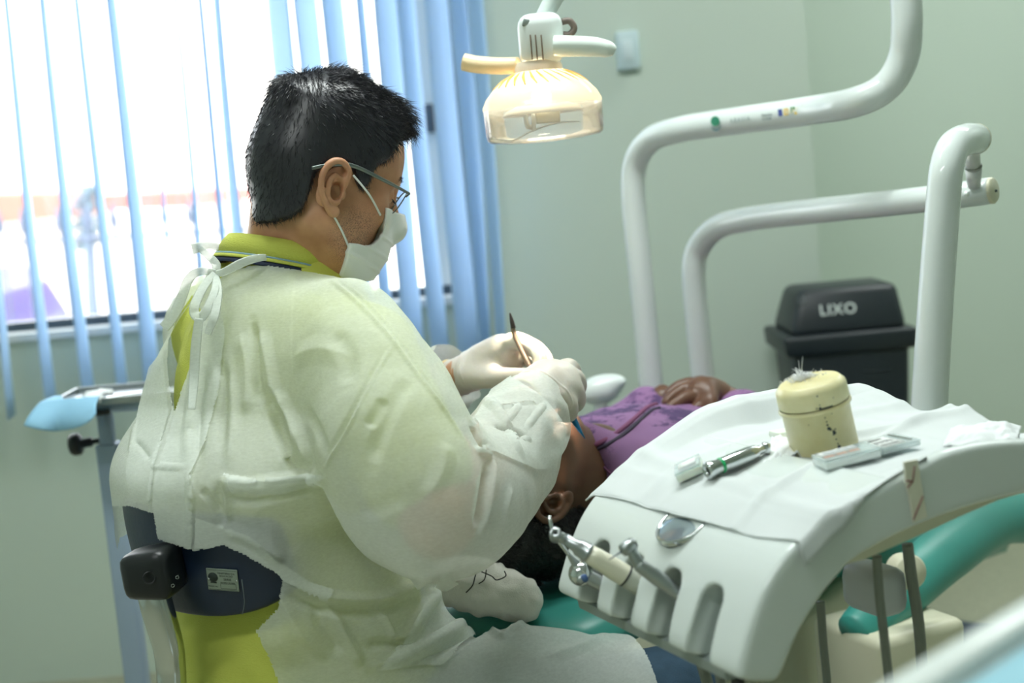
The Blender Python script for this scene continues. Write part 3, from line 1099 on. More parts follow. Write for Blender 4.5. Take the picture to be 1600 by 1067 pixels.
def flatbox(name, label, pa, pb, width, h, base_m, lid_m, away=True):
    """box lying on the cloth: its near long edge runs between two survey points"""
    a, s_, t_ = on_cloth(*pa)
    b, s2, t2 = on_cloth(*pb)
    x = (b - a).normalized()
    n = (ZD - x * x.z).normalized()
    n = (n - BD * 0.06).normalized()
    y = n.cross(x).normalized()
    n = x.cross(y)
    Lx = (b - a).length
    Rm = Matrix(((x.x, y.x, n.x), (x.y, y.y, n.y), (x.z, y.z, n.z)))
    o = thing(name, label, 'box', a)
    c = (a + b) / 2 + y * width / 2 + n * 0.0048
    MB().box(c + n * h * 0.35, (Lx, width, h * 0.7), Rm, 0.0012, 2).build('tray', base_m, o)
    MB().box(c + n * h * 0.86, (Lx * 1.01, width * 1.02, h * 0.28), Rm, 0.0008, 2).build('lid', lid_m, o)
    return o, c + n * h * 1.0, x, y, n, Lx


bx, c, x, y, n, Lx = flatbox('crown_box', 'milky flat plastic box beside the green-ringed handpiece', (1064, 762), (1103, 744), 0.042, 0.011, M_MILK, M_CLEAR)
MB().box(c + n * 0.0002, (Lx * 0.7, 0.02, 0.0004), Matrix(((x.x, y.x, n.x), (x.y, y.y, n.y), (x.z, y.z, n.z)))).build('label', M_PAPER, bx)
bx, c, x, y, n, Lx = flatbox('shade_box', 'white flat box with a clear lid and brown strip, in front of the jar', (1293, 743), (1379, 721), 0.03, 0.0105, M_WHITE, M_CLEAR)
Rm = Matrix(((x.x, y.x, n.x), (x.y, y.y, n.y), (x.z, y.z, n.z)))
MB().box(c + n * 0.0002 + y * 0.006 - x * 0.006, (Lx * 0.66, 0.011, 0.0004), Rm).build('label', M_PAPER, bx)
tb = MB()
for i in range(15):
    tb.box(c + n * 0.0005 + y * 0.008 - x * (0.02 - i * 0.0026), (0.0016 + 0.0007 * (i % 3 == 0), 0.0016, 0.0002), Rm)
    tb.box(c + n * 0.0005 + y * 0.0045 - x * (0.02 - i * 0.0026), (0.0019, 0.0011, 0.0002), Rm)
tb.build('label_text', mat('label_ink', srgb(110, 122, 134), 0.7, var=0), bx, smooth=False)
st = MB()
for i, wd in enumerate((0.011, 0.011, 0.011)):
    st.box(c + n * 0.0003 - y * 0.006 - x * (0.021 - i * 0.0135), (wd, 0.006, 0.0004), Rm)
st.build('brown_swatch', mat('brown_print', srgb(176, 142, 128), 0.6, var=0.12, vscale=150), bx, smooth=False)
bx, c, x, y, n, Lx = flatbox('clear_box', 'clear square box with a printed bar label, right of the flat shade box', (1382, 719), (1440, 703), 0.04, 0.007, M_CLEAR, M_CLEAR)
Rm = Matrix(((x.x, y.x, n.x), (x.y, y.y, n.y), (x.z, y.z, n.z)))
MB().box(c + n * 0.0002 - x * 0.007, (Lx * 0.62, 0.034, 0.0004), Rm).build('label', M_PAPER, bx)
tb = MB()
for i in range(11):
    tb.box(c + n * 0.0005 - x * (0.017 - i * 0.002) + y * (0.001 * (i % 2)), (0.0005 + 0.0006 * (i % 3 == 1), 0.009 - 0.002 * (i % 3), 0.0002), Rm)
    tb.box(c + n * 0.0005 - x * (0.018 - i * 0.002) - y * 0.0095, (0.0012, 0.0013, 0.0002), Rm)
    tb.box(c + n * 0.0005 - x * (0.018 - i * 0.002) - y * 0.0125, (0.0014, 0.001, 0.0002), Rm)
    tb.box(c + n * 0.0005 - x * (0.016 - i * 0.0015) + y * 0.011, (0.001, 0.004, 0.0002), Rm)
tb.build('label_bars', M_DARK, bx, smooth=False)
MB().box(c + n * 0.0006 + x * Lx * 0.32, (0.0016, 0.036, 0.0012), Rm).build('hinge', M_HOSE, bx, smooth=False)
p, s_, t_ = on_cloth(1224, 684)
tag(MB().box(p + ZD * 0.004, (0.024, 0.02, 0.009), Matrix.Rotation(0.4, 3, 'Z'), 0.001).build('eraser_block', M_MILK), 'small white block lying behind the jar on its left', 'box')


def crumple(name, label, pts, h, amp, seed, m):
    """loose paper tissue: a crumpled sheet over the cloth, outline given by survey points"""
    P = [on_cloth(*q)[0] for q in pts]

    def fn(u, v):
        p = (P[0] * (1 - u) + P[1] * u) * (1 - v) + (P[3] * (1 - u) + P[2] * u) * v
        e = min(u, 1 - u, v, 1 - v)
        z = h * min(1, e * 5) + 0.002 + amp * noise.noise(Vector((u * 5, v * 5, seed))) + amp * 0.8 * abs(noise.noise(Vector((u * 9, v * 9, seed + 4))))
        q = p - C(0, 0, 0)
        return Vector((p.x, p.y, max(sheet(q.dot(BD), q.dot(WD)) + 0.0012, p.z + z)))
    return tag(MB().grid(fn, 44, 44).build(name, m, solid=0.0004), label, 'tissue')


M_TISSUE = mat('tissue', srgb(226, 230, 232), 0.9, var=0.01, bump=0.2, bscale=900)
crumple('paper_tissue', 'crumpled white tissue at the left foot of the jar', [(1192, 728), (1268, 712), (1262, 684), (1206, 688)], 0.004, 0.006, 2.2, M_TISSUE)
crumple('gauze_wad', 'folded white gauze at the right end of the cloth', [(1474, 700), (1590, 692), (1596, 668), (1486, 672)], 0.007, 0.003, 5.5, M_TISSUE)

# masking tape down the near side
tp = MB()
tape_pts = [(1413, 722), (1434, 718), (1441, 762), (1449, 808), (1428, 816), (1421, 775), (1416, 755)]
tp.prism([onT(a, b, TN - 0.003) for a, b in tape_pts], WD, 0.002)
tape = tag(tp.build('masking_tape', mat('masking_tape', srgb(226, 224, 208), 0.6, var=0.04), smooth=False), 'strip of cream tape with red lines stuck to the near side of the dental unit', 'tape')
tl = MB()
for a, b in (((1429, 728), (1426, 752)), ((1426, 752), (1418, 762)), ((1416, 751), (1426, 752)), ((1442, 775), (1427, 812))):
    tl.tube([onT(*a, TN - 0.0032), onT(*b, TN - 0.0032)], 0.0007, 6)
tl.build('red_line', mat('red_pen', srgb(150, 84, 92), 0.7, var=0), tape)

# ================================================================== TUBULAR ARMS
P1 = [at(1411, -160, 2.16), at(1414, -30, 2.16), at(1417, 40, 2.16), at(1411, 92, 2.17), at(1385, 135, 2.18), at(1335, 160, 2.2), at(1250, 175, 2.33), at(1120, 193, 2.50), at(1060, 203, 2.58), at(1018, 218, 2.65), at(994, 252, 2.69), at(990, 310, 2.7), at(1003, 450, 2.7), at(1021, 640, 2.7), at(1032, 760, 2.7)]
armA = thing('lamp_arm', 'upper white tubular arm with printed logos rising out of the top of the picture', 'arm', P1[-1])
tubeA = MB().tube(P1, 0.0232, 28, samples=8).build('tube', M_LACQ, armA)


def on_tube(px, py, Y, d=0.0248):
    """a frame on the front of the upper tube"""
    x = (at(1250, 175, 2.33) - at(1120, 193, 2.50)).normalized()
    Y = 2.33 + 0.17 * (1250 - px) / 130
    p = at(px, py, Y)
    n = (EYE - p).normalized()
    n = (n - x * n.dot(x)).normalized()
    q = p + n * d
    for _ in range(3):
        a_, b_ = proj([tuple(q)])[0][0], proj([tuple(q + x * 0.001)])[0][0]
        q = q + x * 0.001 * (px - a_) / (b_ - a_)
    return q, x, n.cross(x).normalized(), n


def print_at(name, body, size, px, py, Y, col, bold=False):
    p, x, y, n = on_tube(px, py, Y)
    return text_obj(name, body, size, frame(p, x, y), mat(name + '_ink', col, 0.5, var=0), tubeA, 0.0002, bold)


print_at('printed_word', 'A B A S I A', 0.0105, 1156, 187, 2.306, srgb(140, 158, 158))
print_at('printed_line', 'Minist\u00e9rio', 0.0062, 1198, 179.5, 2.282, srgb(120, 138, 138))
print_at('printed_line', 'da Sa\u00fade', 0.0062, 1198, 185.5, 2.282, srgb(120, 138, 138))
bcol = [(70, 86, 160), (240, 200, 40), (226, 190, 40), (70, 140, 84), (236, 200, 60), (160, 44, 66), (214, 120, 50)]
for i, (cc, wd, hh, dy) in enumerate(((bcol[0], 9, 11, 0), (bcol[1], 9, 11, 0), (bcol[3], 9, 10, -1), (bcol[4], 12, 4, 4), (bcol[5], 9, 10, -2), (bcol[1], 10, 4, 4))):
    px = 1219 + (0, 9, 20, 27, 38, 40)[i]
    p, x, y, n = on_tube(px, 176 - (px - 1219) * 0.14 + dy, 2.27 - (px - 1219) * 0.0006, 0.0246 + 0.0001 * i)
    MB().box(p, (wd / 980, hh / 980, 0.0004), Matrix(((x.x, y.x, n.x), (x.y, y.y, n.y), (x.z, y.z, n.z)))).build('printed_block', mat('print_%d' % i, srgb(*cc), 0.5, var=0), tubeA, smooth=False)
print_at('printed_word', 'BRASIL', 0.0115, 1239, 173.5, 2.258, srgb(244, 238, 214), True).location += Vector((0, -0.0016, 0))
p, x, y, n = on_tube(1118, 193, 2.33)
Mf = frame(p, x, y)
em = MB()
em.add([Mf @ Vector((0.0115 * math.cos(a), 0.0085 * math.sin(a) + 0.004, 0.0003)) for a in np.linspace(0, 6.283, 29)[:-1]], [tuple(range(28))])
em.build('green_emblem', mat('emblem_green', srgb(40, 140, 106), 0.4, var=0), tubeA, smooth=False)
cr = MB()
ro = [Mf @ Vector((0.0125 * math.cos(a), 0.0125 * math.sin(a) - 0.001, 0.0002)) for a in np.linspace(3.35, 6.1, 18)]
ri = [Mf @ Vector((0.0125 * math.cos(a), 0.0085 * math.sin(a) - 0.0005, 0.0002)) for a in np.linspace(3.35, 6.1, 18)]
cr.add(ro + ri[::-1], [tuple(range(36))])
cr.build('grey_crescent', mat('emblem_grey', srgb(110, 140, 146), 0.4, var=0), tubeA, smooth=False)

P2 = [at(1548, 298, 2.08), at(1440, 312, 2.15), at(1250, 332, 2.42), at(1165, 343, 2.56), at(1120, 356, 2.64), at(1092, 386, 2.69), at(1084, 430, 2.7), at(1091, 520, 2.7), at(1103, 640, 2.7), at(1112, 760, 2.7)]
armB = thing('unit_arm', 'lower white tubular arm with a pole hooked over its right end', 'arm', P2[-1])
MB().tube(P2, [0.0195, 0.0198, 0.0212, 0.0222, 0.0226, 0.0228, 0.0228, 0.0228, 0.0228, 0.0228], 28, samples=8).build('tube', M_LACQ, armB)
ex = (P2[0] - P2[1]).normalized()
MB().lathe([(0.0, 0.006), (0.017, 0.006), (0.0195, 0.003), (0.0195, -0.004), (0.018, -0.006)], P2[0], ex, 32).build('end_cap', M_BEIGE, armB)
MB().lathe([(0, 0), (0.0018, 0.0004), (0.0018, -0.004)], P2[0] + ex * 0.006 + Vector((0.003, 0, -0.001)), ex, 10).build('screw', M_DARK, armB)
p = at(1510, 303, 2.085)
MB().lathe([(0, 0.0215), (0.004, 0.0205), (0.0045, 0.018)], p, (EYE - p), 16).build('button', M_WHITE, armB)
PP = [at(1451, 690, 1.9), at(1451, 655, 1.9), at(1462, 470, 1.9), at(1474, 310, 1.9), at(1480, 258, 1.905), at(1491, 229, 1.925), at(1510, 218, 1.965), at(1524, 217, 2.01)]
MB().tube(PP, [0.0245, 0.0245, 0.0235, 0.0225, 0.0222, 0.022, 0.022, 0.0215], 32, samples=8).build('pole', M_LACQ, armB)
MB().tube([PP[0] + ZD * 0.02, PP[0] - ZD * 0.004, C(0.46, 0.34, 0.92), C(0.41, 0.32, 0.925)], 0.021, 20, samples=6).build('elbow', M_LACQ, armB)
px_ = (PP[-1] - PP[-2]).normalized()
MB().lathe([(0.0, 0.005), (0.0195, 0.005), (0.0218, 0.002), (0.0218, -0.004)], PP[-1], px_, 28).build('pole_cap', M_BEIGE, armB)
cb = MB()
cb.tube([at(1519, 235, 2.03), at(1521, 262, 2.05)], [0.0105, 0.0105], 20)
cb.tube([at(1521, 262, 2.05), at(1522, 290, 2.07)], [0.012, 0.0095], 20)
cb.build('coupling', mat('frosted_sleeve', srgb(214, 218, 218), 0.3), armB)
MB().tube([at(1520.6, 258, 2.049), at(1521, 261.5, 2.05)], [0.0122, 0.0122], 20).build('seam_ring', M_HOSE, armB)

# dried stain on the pole
# ================================================================== WASTE BIN
by = 3.42
bn = thing('waste_bin', 'black plastic waste bin with a tapered lid lettered in white, by the wall end', 'bin', (at(1315, 640, by).x, by + 0.13, 0))
M_BIN = mat('bin_plastic', srgb(30, 38, 44), 0.42, var=0.06, vscale=8)


def frustum(name, x0, x1, zb, X0, X1, zt, d0, d1, bev, m, yb=0.0, parent=None, y_in=0.0):
    """tapered box: bottom spans x0..x1 at zb with depth d0, top spans X0..X1 at zt"""
    bm = bmesh.new()
    v = [bm.verts.new(p) for p in ((x0, by - yb, zb), (x1, by - yb, zb), (x1, by + d0, zb), (x0, by + d0, zb), (X0, by - yb + y_in, zt), (X1, by - yb + y_in, zt), (X1, by + d1, zt), (X0, by + d1, zt))]
    for f in ((0, 3, 2, 1), (4, 5, 6, 7), (0, 1, 5, 4), (1, 2, 6, 5), (2, 3, 7, 6), (3, 0, 4, 7)):
        bm.faces.new([v[i] for i in f])
    bmesh.ops.bevel(bm, geom=bm.edges[:], offset=bev, segments=3, profile=0.5, affect='EDGES')
    return MB().frombm(bm).build(name, m, parent)


xa, xb = at(1236, 560, by).x, at(1428, 560, by).x
zr = at(1315, 530, by).z
frustum('body', xa + 0.045, xb - 0.045, 0.0, xa + 0.006, xb - 0.006, zr, 0.22, 0.25, 0.014, M_BIN, 0, bn)
frustum('rim', xa - 0.012, xb + 0.008, zr - 0.035, xa - 0.016, xb + 0.012, zr + 0.016, 0.27, 0.27, 0.01, M_BIN, 0.012, bn)
frustum('lid', xa + 0.004, xb - 0.008, zr + 0.012, xa + 0.035, xb - 0.022, at(1315, 447, by + 0.05).z, 0.25, 0.22, 0.02, M_BIN, 0.0, bn, 0.035)
rb = MB()
for i in range(9):
    z = zr - 0.085 - i * 0.022
    rb.box((at(1372, 580, by).x, by + 0.002 + i * 0.0016, z), (0.07, 0.008, 0.006), bevel=0.002)
rb.build('rib_panel', M_BIN, bn)
zt = at(1312, 485, by).z
fx = Vector((1, 0, 0))
fyv = Vector((0, 0.035, at(1315, 447, by + 0.05).z - zr - 0.012)).normalized()
nn = fx.cross(fyv)
lp = Vector((at(1312, 486, by).x, by + 0.035 * (zt - zr - 0.012) / (at(1315, 447, by + 0.05).z - zr - 0.012), zt)) + nn * 0.0012
text_obj('lid_lettering', 'LIXO', 0.037, frame(lp, fx, fyv), mat('white_print', srgb(214, 222, 220), 0.5, var=0), bn, 0.0006, True)
q = lp + fx * -0.085 + fyv * 0.032
MB().lathe([(0.0095, 0.0), (0.0095, 0.0012), (0.0065, 0.0012), (0.0065, 0.0)], q, nn, 24).build('ring_mark', mat('grey_print', srgb(96, 106, 108), 0.5, var=0), bn)

# switch plate on the wall
p = at(981, 79, WY - 0.012)
sw = thing('wall_switch', 'small pale square box fixed to the green wall right of the lamp', 'switch', p)
MB().box(p, (0.058, 0.03, 0.098), bevel=0.005).build('plate', mat('pale_blue_plastic', srgb(196, 216, 222), 0.4), sw)
MB().box(p + Vector((-0.002, -0.016, 0.0)), (0.026, 0.006, 0.05), bevel=0.002).build('rocker', mat('pale_plastic', srgb(206, 222, 228), 0.4), sw)

# ================================================================== OPERATING LAMP
LY = 2.02
la_ = at(848, 172, LY)
lamp = thing('operating_lamp', 'dental operating lamp with a clear drum, warm glow and two side handles', 'lamp', la_)
lz = (ZD + Vector((-0.015, 0, 0))).normalized()


def Lp(px, py):
    return at(px, py, LY)


M_DRUM = NT('clear_drum')
_g = M_DRUM.n('ShaderNodeBsdfGlossy', _Roughness=0.06)
_t = M_DRUM.n('ShaderNodeBsdfTransparent', _Color=(0.98, 0.985, 0.99, 1))
_d = M_DRUM.n('ShaderNodeBsdfTranslucent', _Color=(0.9, 0.9, 0.9, 1))
_f = M_DRUM.n('ShaderNodeFresnel', _IOR=1.5)
_m1 = M_DRUM.n('ShaderNodeMixShader', _Fac=0.22)
_m2 = M_DRUM.n('ShaderNodeMixShader')
M_DRUM.l(_t.outputs[0], _m1.inputs[1])
M_DRUM.l(_d.outputs[0], _m1.inputs[2])
M_DRUM.l(_f.outputs[0], _m2.inputs[0])
M_DRUM.l(_m1.outputs[0], _m2.inputs[1])
M_DRUM.l(_g.outputs[0], _m2.inputs[2])
M_DRUM.l(_m2.outputs[0], M_DRUM.out.inputs[0])
M_DRUM = M_DRUM.m
M_DOME = NT('amber_dome')
_g = M_DOME.n('ShaderNodeBsdfGlossy', _Roughness=0.1)
_t = M_DOME.n('ShaderNodeBsdfTransparent', _Color=srgb(255, 250, 238))
_d = M_DOME.n('ShaderNodeBsdfTranslucent', _Color=srgb(255, 246, 226))
_d2 = M_DOME.n('ShaderNodeBsdfDiffuse', _Color=srgb(240, 232, 214))
_m0 = M_DOME.n('ShaderNodeMixShader', _Fac=0.35)
_m1 = M_DOME.n('ShaderNodeMixShader', _Fac=0.62)
_m2 = M_DOME.n('ShaderNodeMixShader', _Fac=0.07)
M_DOME.l(_d.outputs[0], _m0.inputs[1])
M_DOME.l(_d2.outputs[0], _m0.inputs[2])
M_DOME.l(_t.outputs[0], _m1.inputs[1])
M_DOME.l(_m0.outputs[0], _m1.inputs[2])
M_DOME.l(_m1.outputs[0], _m2.inputs[1])
M_DOME.l(_g.outputs[0], _m2.inputs[2])
M_DOME.l(_m2.outputs[0], M_DOME.out.inputs[0])
M_DOME = M_DOME.m
hh = lambda py: (Lp(848, py) - la_).dot(lz)
MB().lathe([(0.0315, hh(108)), (0.036, hh(112)), (0.052, hh(121)), (0.066, hh(133)), (0.078, hh(148)), (0.0838, hh(161)), (0.0838, hh(166))], la_, lz, 56).build('dome', M_DOME, lamp)
MB().lathe([(0.0838, hh(164)), (0.0835, hh(185)), (0.083, hh(206)), (0.0815, hh(213)), (0.077, hh(217)), (0.05, hh(221)), (0.0, hh(223))], la_, lz, 56).build('drum', M_DRUM, lamp)
bm = bmesh.new()
bmesh.ops.create_uvsphere(bm, u_segments=20, v_segments=12, radius=0.013)
M_BULB = NT('lamp_bulb')
_e = M_BULB.n('ShaderNodeEmission', _Strength=60.0, _Color=srgb(255, 240, 208))
M_BULB.l(_e.outputs[0], M_BULB.out.inputs[0])
MB().frombm(bm, la_ + lz * hh(150)).build('bulb', M_BULB.m, lamp)
rf = MB()
rf.lathe([(0.012, hh(158)), (0.035, hh(162)), (0.052, hh(170)), (0.058, hh(178)), (0.0565, hh(178)), (0.034, hh(164)), (0.012, hh(160))], la_, lz, 40)
rf.build('reflector', mat('satin_white', srgb(240, 238, 230), 0.25, var=0), lamp)
br = MB()
br.tube([Lp(822, 160), Lp(821, 180), Lp(824, 196), Lp(832, 200)], 0.0035, 10, samples=4)
br.box(Lp(833, 186), (0.006, 0.012, 0.034), bevel=0.001)
br.build('bracket', M_WHITE, lamp)
MB().box(Lp(856, 182), (0.034, 0.02, 0.018), bevel=0.002).build('socket_block', M_BEIGE, lamp)
MB().tube([Lp(770, 216), Lp(800, 220), Lp(830, 205), Lp(870, 192), Lp(905, 190)], 0.0012, 6).build('wire', M_WHITE, lamp)
# housing
hs = MB()
hc = Lp(845, 62)
hs.box(hc, (0.062, 0.066, 0.07), bevel=0.017, seg=4)
hs.build('housing', M_WHITE, lamp)
MB().lathe([(0.0335, hh(113)), (0.0335, hh(104)), (0.0315, hh(99)), (0.030, hh(95))], la_, lz, 40).build('neck_ring', mat('ivory_plastic', srgb(240, 226, 206), 0.35), lamp)
vs_ = MB()
for px in (830, 838, 847):
    vs_.box(at(px, 74, LY - 0.0335), (0.0017, 0.003, 0.034), bevel=0.0004)
vs_.build('vent_slots', mat('slot_shadow', srgb(120, 104, 88), 0.8, var=0), lamp)
MB().box(at(822, 36, LY - 0.028), (0.010, 0.008, 0.011), Matrix.Rotation(0.35, 3, 'Y'), 0.002).build('recess', mat('grey_recess', srgb(128, 140, 136), 0.6), lamp)
MB().tube([at(878, 34, LY), at(890, 33, LY), at(897, 44, LY), at(890, 54, LY), at(880, 54, LY)], 0.0048, 14, samples=6).build('hook', mat('brown_rubber', srgb(112, 100, 92), 0.5), lamp)
hr = MB()
hr.tube([at(866, 72, LY - 0.04), at(880, 72, LY - 0.042), at(925, 73, LY - 0.045), at(950, 77, LY - 0.045), at(960, 82, LY - 0.045)], [0.0138, 0.0145, 0.0135, 0.0115, 0.006], 20, flat=((0, 0.3, 1), 1.0))
hr.build('right_handle', mat('white_handle', srgb(226, 236, 230), 0.25), lamp)
hl = MB()
hl.tube([at(810, 102, LY + 0.01), at(780, 103, LY + 0.02), at(745, 101, LY + 0.03), at(725, 97, LY + 0.035)], [0.0115, 0.012, 0.0122, 0.0125], 20)
hl.build('left_handle', mat('cream_handle', srgb(250, 224, 180), 0.3), lamp)
am = MB()
am.tube([at(846, 30, LY), at(862, 4, LY + 0.005), at(900, -70, LY + 0.02), at(960, -200, LY + 0.06), at(1100, -300, 2.1), at(1300, -300, 2.15), at(1411, -160, 2.16)], [0.010, 0.013, 0.014, 0.014, 0.014, 0.014, 0.016], 18, samples=6)
am.build('arm', mat('arm_enamel', srgb(198, 210, 206), 0.3), lamp)
sp = bpy.data.lights.new('lamp_beam', 'SPOT')
sp.energy = 62
sp.color = (1.0, 0.86, 0.66)
sp.spot_size = R(17)
sp.spot_blend = 0.35
sp.shadow_soft_size = 0.03
sob = bpy.data.objects.new('lamp_beam', sp)
COL.objects.link(sob)
sob.location = la_ + lz * hh(240)
tgt = at(836, 556, 2.02)
sob.rotation_euler = (tgt - sob.location).to_track_quat('-Z', 'Y').to_euler()

# ================================================================== INSTRUMENT STAND
SY = 2.62
tz = at(150, 618, SY).z
stn = thing('instrument_stand', 'grey metal stand with a shallow tray and black clamp knob at the left', 'stand', (at(170, 700, SY).x, SY, 0))
sx = at(170, 700, SY).x
M_GREY = mat('grey_enamel', srgb(150, 168, 190), 0.4, 0.2, var=0.03)
MB().box((sx, SY, 0.425), (0.040, 0.04, 0.82), bevel=0.004).build('post', M_GREY, stn)
MB().box((sx, SY, 0.5 + 0.2), (0.026, 0.026, 0.4), bevel=0.003).build('inner_post', M_GREY, stn)
sb = MB()
for k in range(4):
    a = k * math.pi / 2 + 0.5
    sb.tube([(sx, SY, 0.06), (sx + 0.28 * math.cos(a), SY + 0.28 * math.sin(a), 0.035)], 0.016, 10)
sb.build('base', M_GREY, stn)
TX0, TX1, TY0, TY1 = at(76, 612, SY - 0.08).x, at(76, 612, SY - 0.08).x + 0.36, SY - 0.09, SY + 0.085
rr_ = MB()
zz = at(150, 622, TY0).z
cx_, cy_ = (TX0 + TX1) / 2, (TY0 + TY1) / 2
rr_.box((cx_, cy_, zz - 0.012), (TX1 - TX0, TY1 - TY0, 0.003))
for x in (TX0, TX1):
    rr_.box((x, cy_, zz - 0.007), (0.005, TY1 - TY0, 0.013), bevel=0.001)
for y in (TY0, TY1):
    rr_.box((cx_, y, zz - 0.007), (TX1 - TX0, 0.005, 0.013), bevel=0.001)
rr_.build('tray', M_STEEL, stn, smooth=False)
MB().box((cx_ + 0.02, cy_ - 0.06, zz - 0.022), (TX1 - TX0 - 0.08, 0.03, 0.018), bevel=0.003).build('support', M_GREY, stn)
MB().box((sx - 0.005, SY - 0.06, zz - 0.028), (0.075, 0.05, 0.009), bevel=0.002).build('clamp', M_BLACK, stn)
zk = at(136, 690, SY).z
kn = MB()
kn.lathe([(0, -0.052), (0.018, -0.052), (0.021, -0.046), (0.021, -0.036), (0.017, -0.032), (0.009, -0.031), (0.009, -0.012), (0.005, -0.011), (0.005, 0.004)], (sx - 0.018, SY, zk), (1, 0, 0.08), 20)
kn.build('knob', M_BLACK, stn)
# sheet of blue paper hanging off the tray's left corner
bp = MB()


def bpf(u, v):
    # u along the tray's left part, v from tray bed over the corner and down
    x = TX0 - 0.010 + u * 0.105
    zt_ = zz + 0.004
    if v < 0.3:
        f = v / 0.3
        return (x, TY0 + 0.07 - 0.07 * f - 0.004, zt_ - 0.011 * (1 - f) * (1 if u > 0.15 else 0.2))
    f = (v - 0.3) / 0.7
    return (x - 0.02 * f * (1 - u) + 0.008 * math.sin(u * 9) * f, TY0 - 0.008 - 0.035 * math.sin(f * 1.8) - 0.014 * math.sin(u * 8 + 1) * f, zt_ - (0.034 + 0.075 * u - 0.085 * u ** 2.2) * f ** 1.2)


bp.grid(bpf, 24, 20)
tag(bp.build('tray_paper', mat('blue_paper', srgb(150, 200, 232), 0.8, var=0.03), solid=0.0006), 'light blue paper sheet hanging over the corner of the metal tray', 'paper')
for i, (px, dy) in enumerate(((147, 0.02), (157, 0.01), (163, 0.03), (152, -0.02), (172, -0.05))):
    p = Vector((at(px, 600, SY).x, SY - 0.03 + dy, zz - 0.003))
    d = Vector((math.cos(i * 1.3), math.sin(i * 1.3), 0.05))
    tag(MB().tube([p - d * 0.014, p + d * 0.014], 0.0072, 12).build('cotton_roll', mat('cotton', srgb(248, 250, 252), 0.95, var=0.02)), 'small white cotton roll lying on the metal tray', 'cotton roll', 'cotton rolls on the metal tray')
tag(MB().tube([(at(150, 600, SY).x, SY - 0.09, zz - 0.006), (at(178, 600, SY).x, SY - 0.06, zz - 0.006), (at(230, 590, SY).x, SY - 0.02, zz - 0.005)], [0.002, 0.004, 0.003], 8).build('dental_probe', M_CHROME), 'thin steel instrument lying on the metal tray', 'instrument')

# ================================================================== OPERATOR STOOL
FD, RD = Vector((math.cos(R(35)), math.sin(R(35)), 0)), Vector((math.sin(R(35)), -math.cos(R(35)), 0))
bc = Vector((-0.436, 1.652, 0))
PF, PR = Vector((math.cos(R(48)), math.sin(R(48)), 0)), Vector((math.sin(R(48)), -math.cos(R(48)), 0))
stool = thing('operator_stool', 'stool with a curved navy back pad, black bracket and chrome upright', 'stool', (-0.25, 1.8, 0))
M_NAVY = mat('navy_vinyl', srgb(24, 40, 66), 0.42, var=0.06, vscale=16, bump=0.12, bscale=160)
zt0, zb0 = 0.916, 0.785


def pad(u, v, out):
    a = (u - 0.5) * 2
    w = 0.156
    tilt = 0.028 * a
    zt_, zb_ = zt0 - 0.012 * a * a + tilt * 0.0, zb0 + 0.03 * a ** 4
    z = zb_ + (zt_ - zb_) * v
    bulge = 0.006 * (1 - (2 * v - 1) ** 2)
    depth = 0.062 * a * a - 0.020 * (v - 0.5)
    p = bc + PR * (w * a * (1 - 0.06 * a * a)) + PF * depth
    p = p + PF * ((0.034 if out else 0) * (1 - abs(2 * v - 1) ** 5 * 0.6) * (1 - abs(a) ** 6 * 0.5)) - (PF * bulge if not out else PF * 0)
    return Vector((p.x, p.y, z))


pm = MB().grid(lambda u, v: pad(u, v, False), 36, 14)
nA = len(pm.v)
pm.grid(lambda u, v: pad(1 - u, v, True), 36, 14)
W_, H_ = 37, 15
edge = [(i, 0) for i in range(W_)] + [(W_ - 1, j) for j in range(1, H_)] + [(i, H_ - 1) for i in range(W_ - 2, -1, -1)] + [(0, j) for j in range(H_ - 2, 0, -1)]
ia = [j * W_ + i for i, j in edge]
ib = [nA + j * W_ + (W_ - 1 - i) for i, j in edge]
pm.f += [(ia[k], ib[k], ib[(k + 1) % len(ia)], ia[(k + 1) % len(ia)]) for k in range(len(ia))]
po = pm.build('back_pad', M_NAVY, stool)
bv = po.modifiers.new('round', 'BEVEL')
bv.width, bv.segments, bv.limit_method, bv.angle_limit = 0.006, 3, 'ANGLE', R(50)


def on_pad(px, py, off=0.001):
    """point on the back of the pad"""
    d = ray(px, py)
    tree = BVHTree.FromPolygons([pad(i / 36, j / 14, False) for j in range(15) for i in range(37)], [(j * 37 + i, j * 37 + i + 1, (j + 1) * 37 + i + 1, (j + 1) * 37 + i) for j in range(14) for i in range(36)])
    h, n, _, _ = tree.ray_cast(EYE, d.normalized())
    if h is None:
        h, n, _, _ = tree.find_nearest(at(px, py, 1.62))
    if n.dot(d) > 0:
        n = -n
    return h + n * off, n


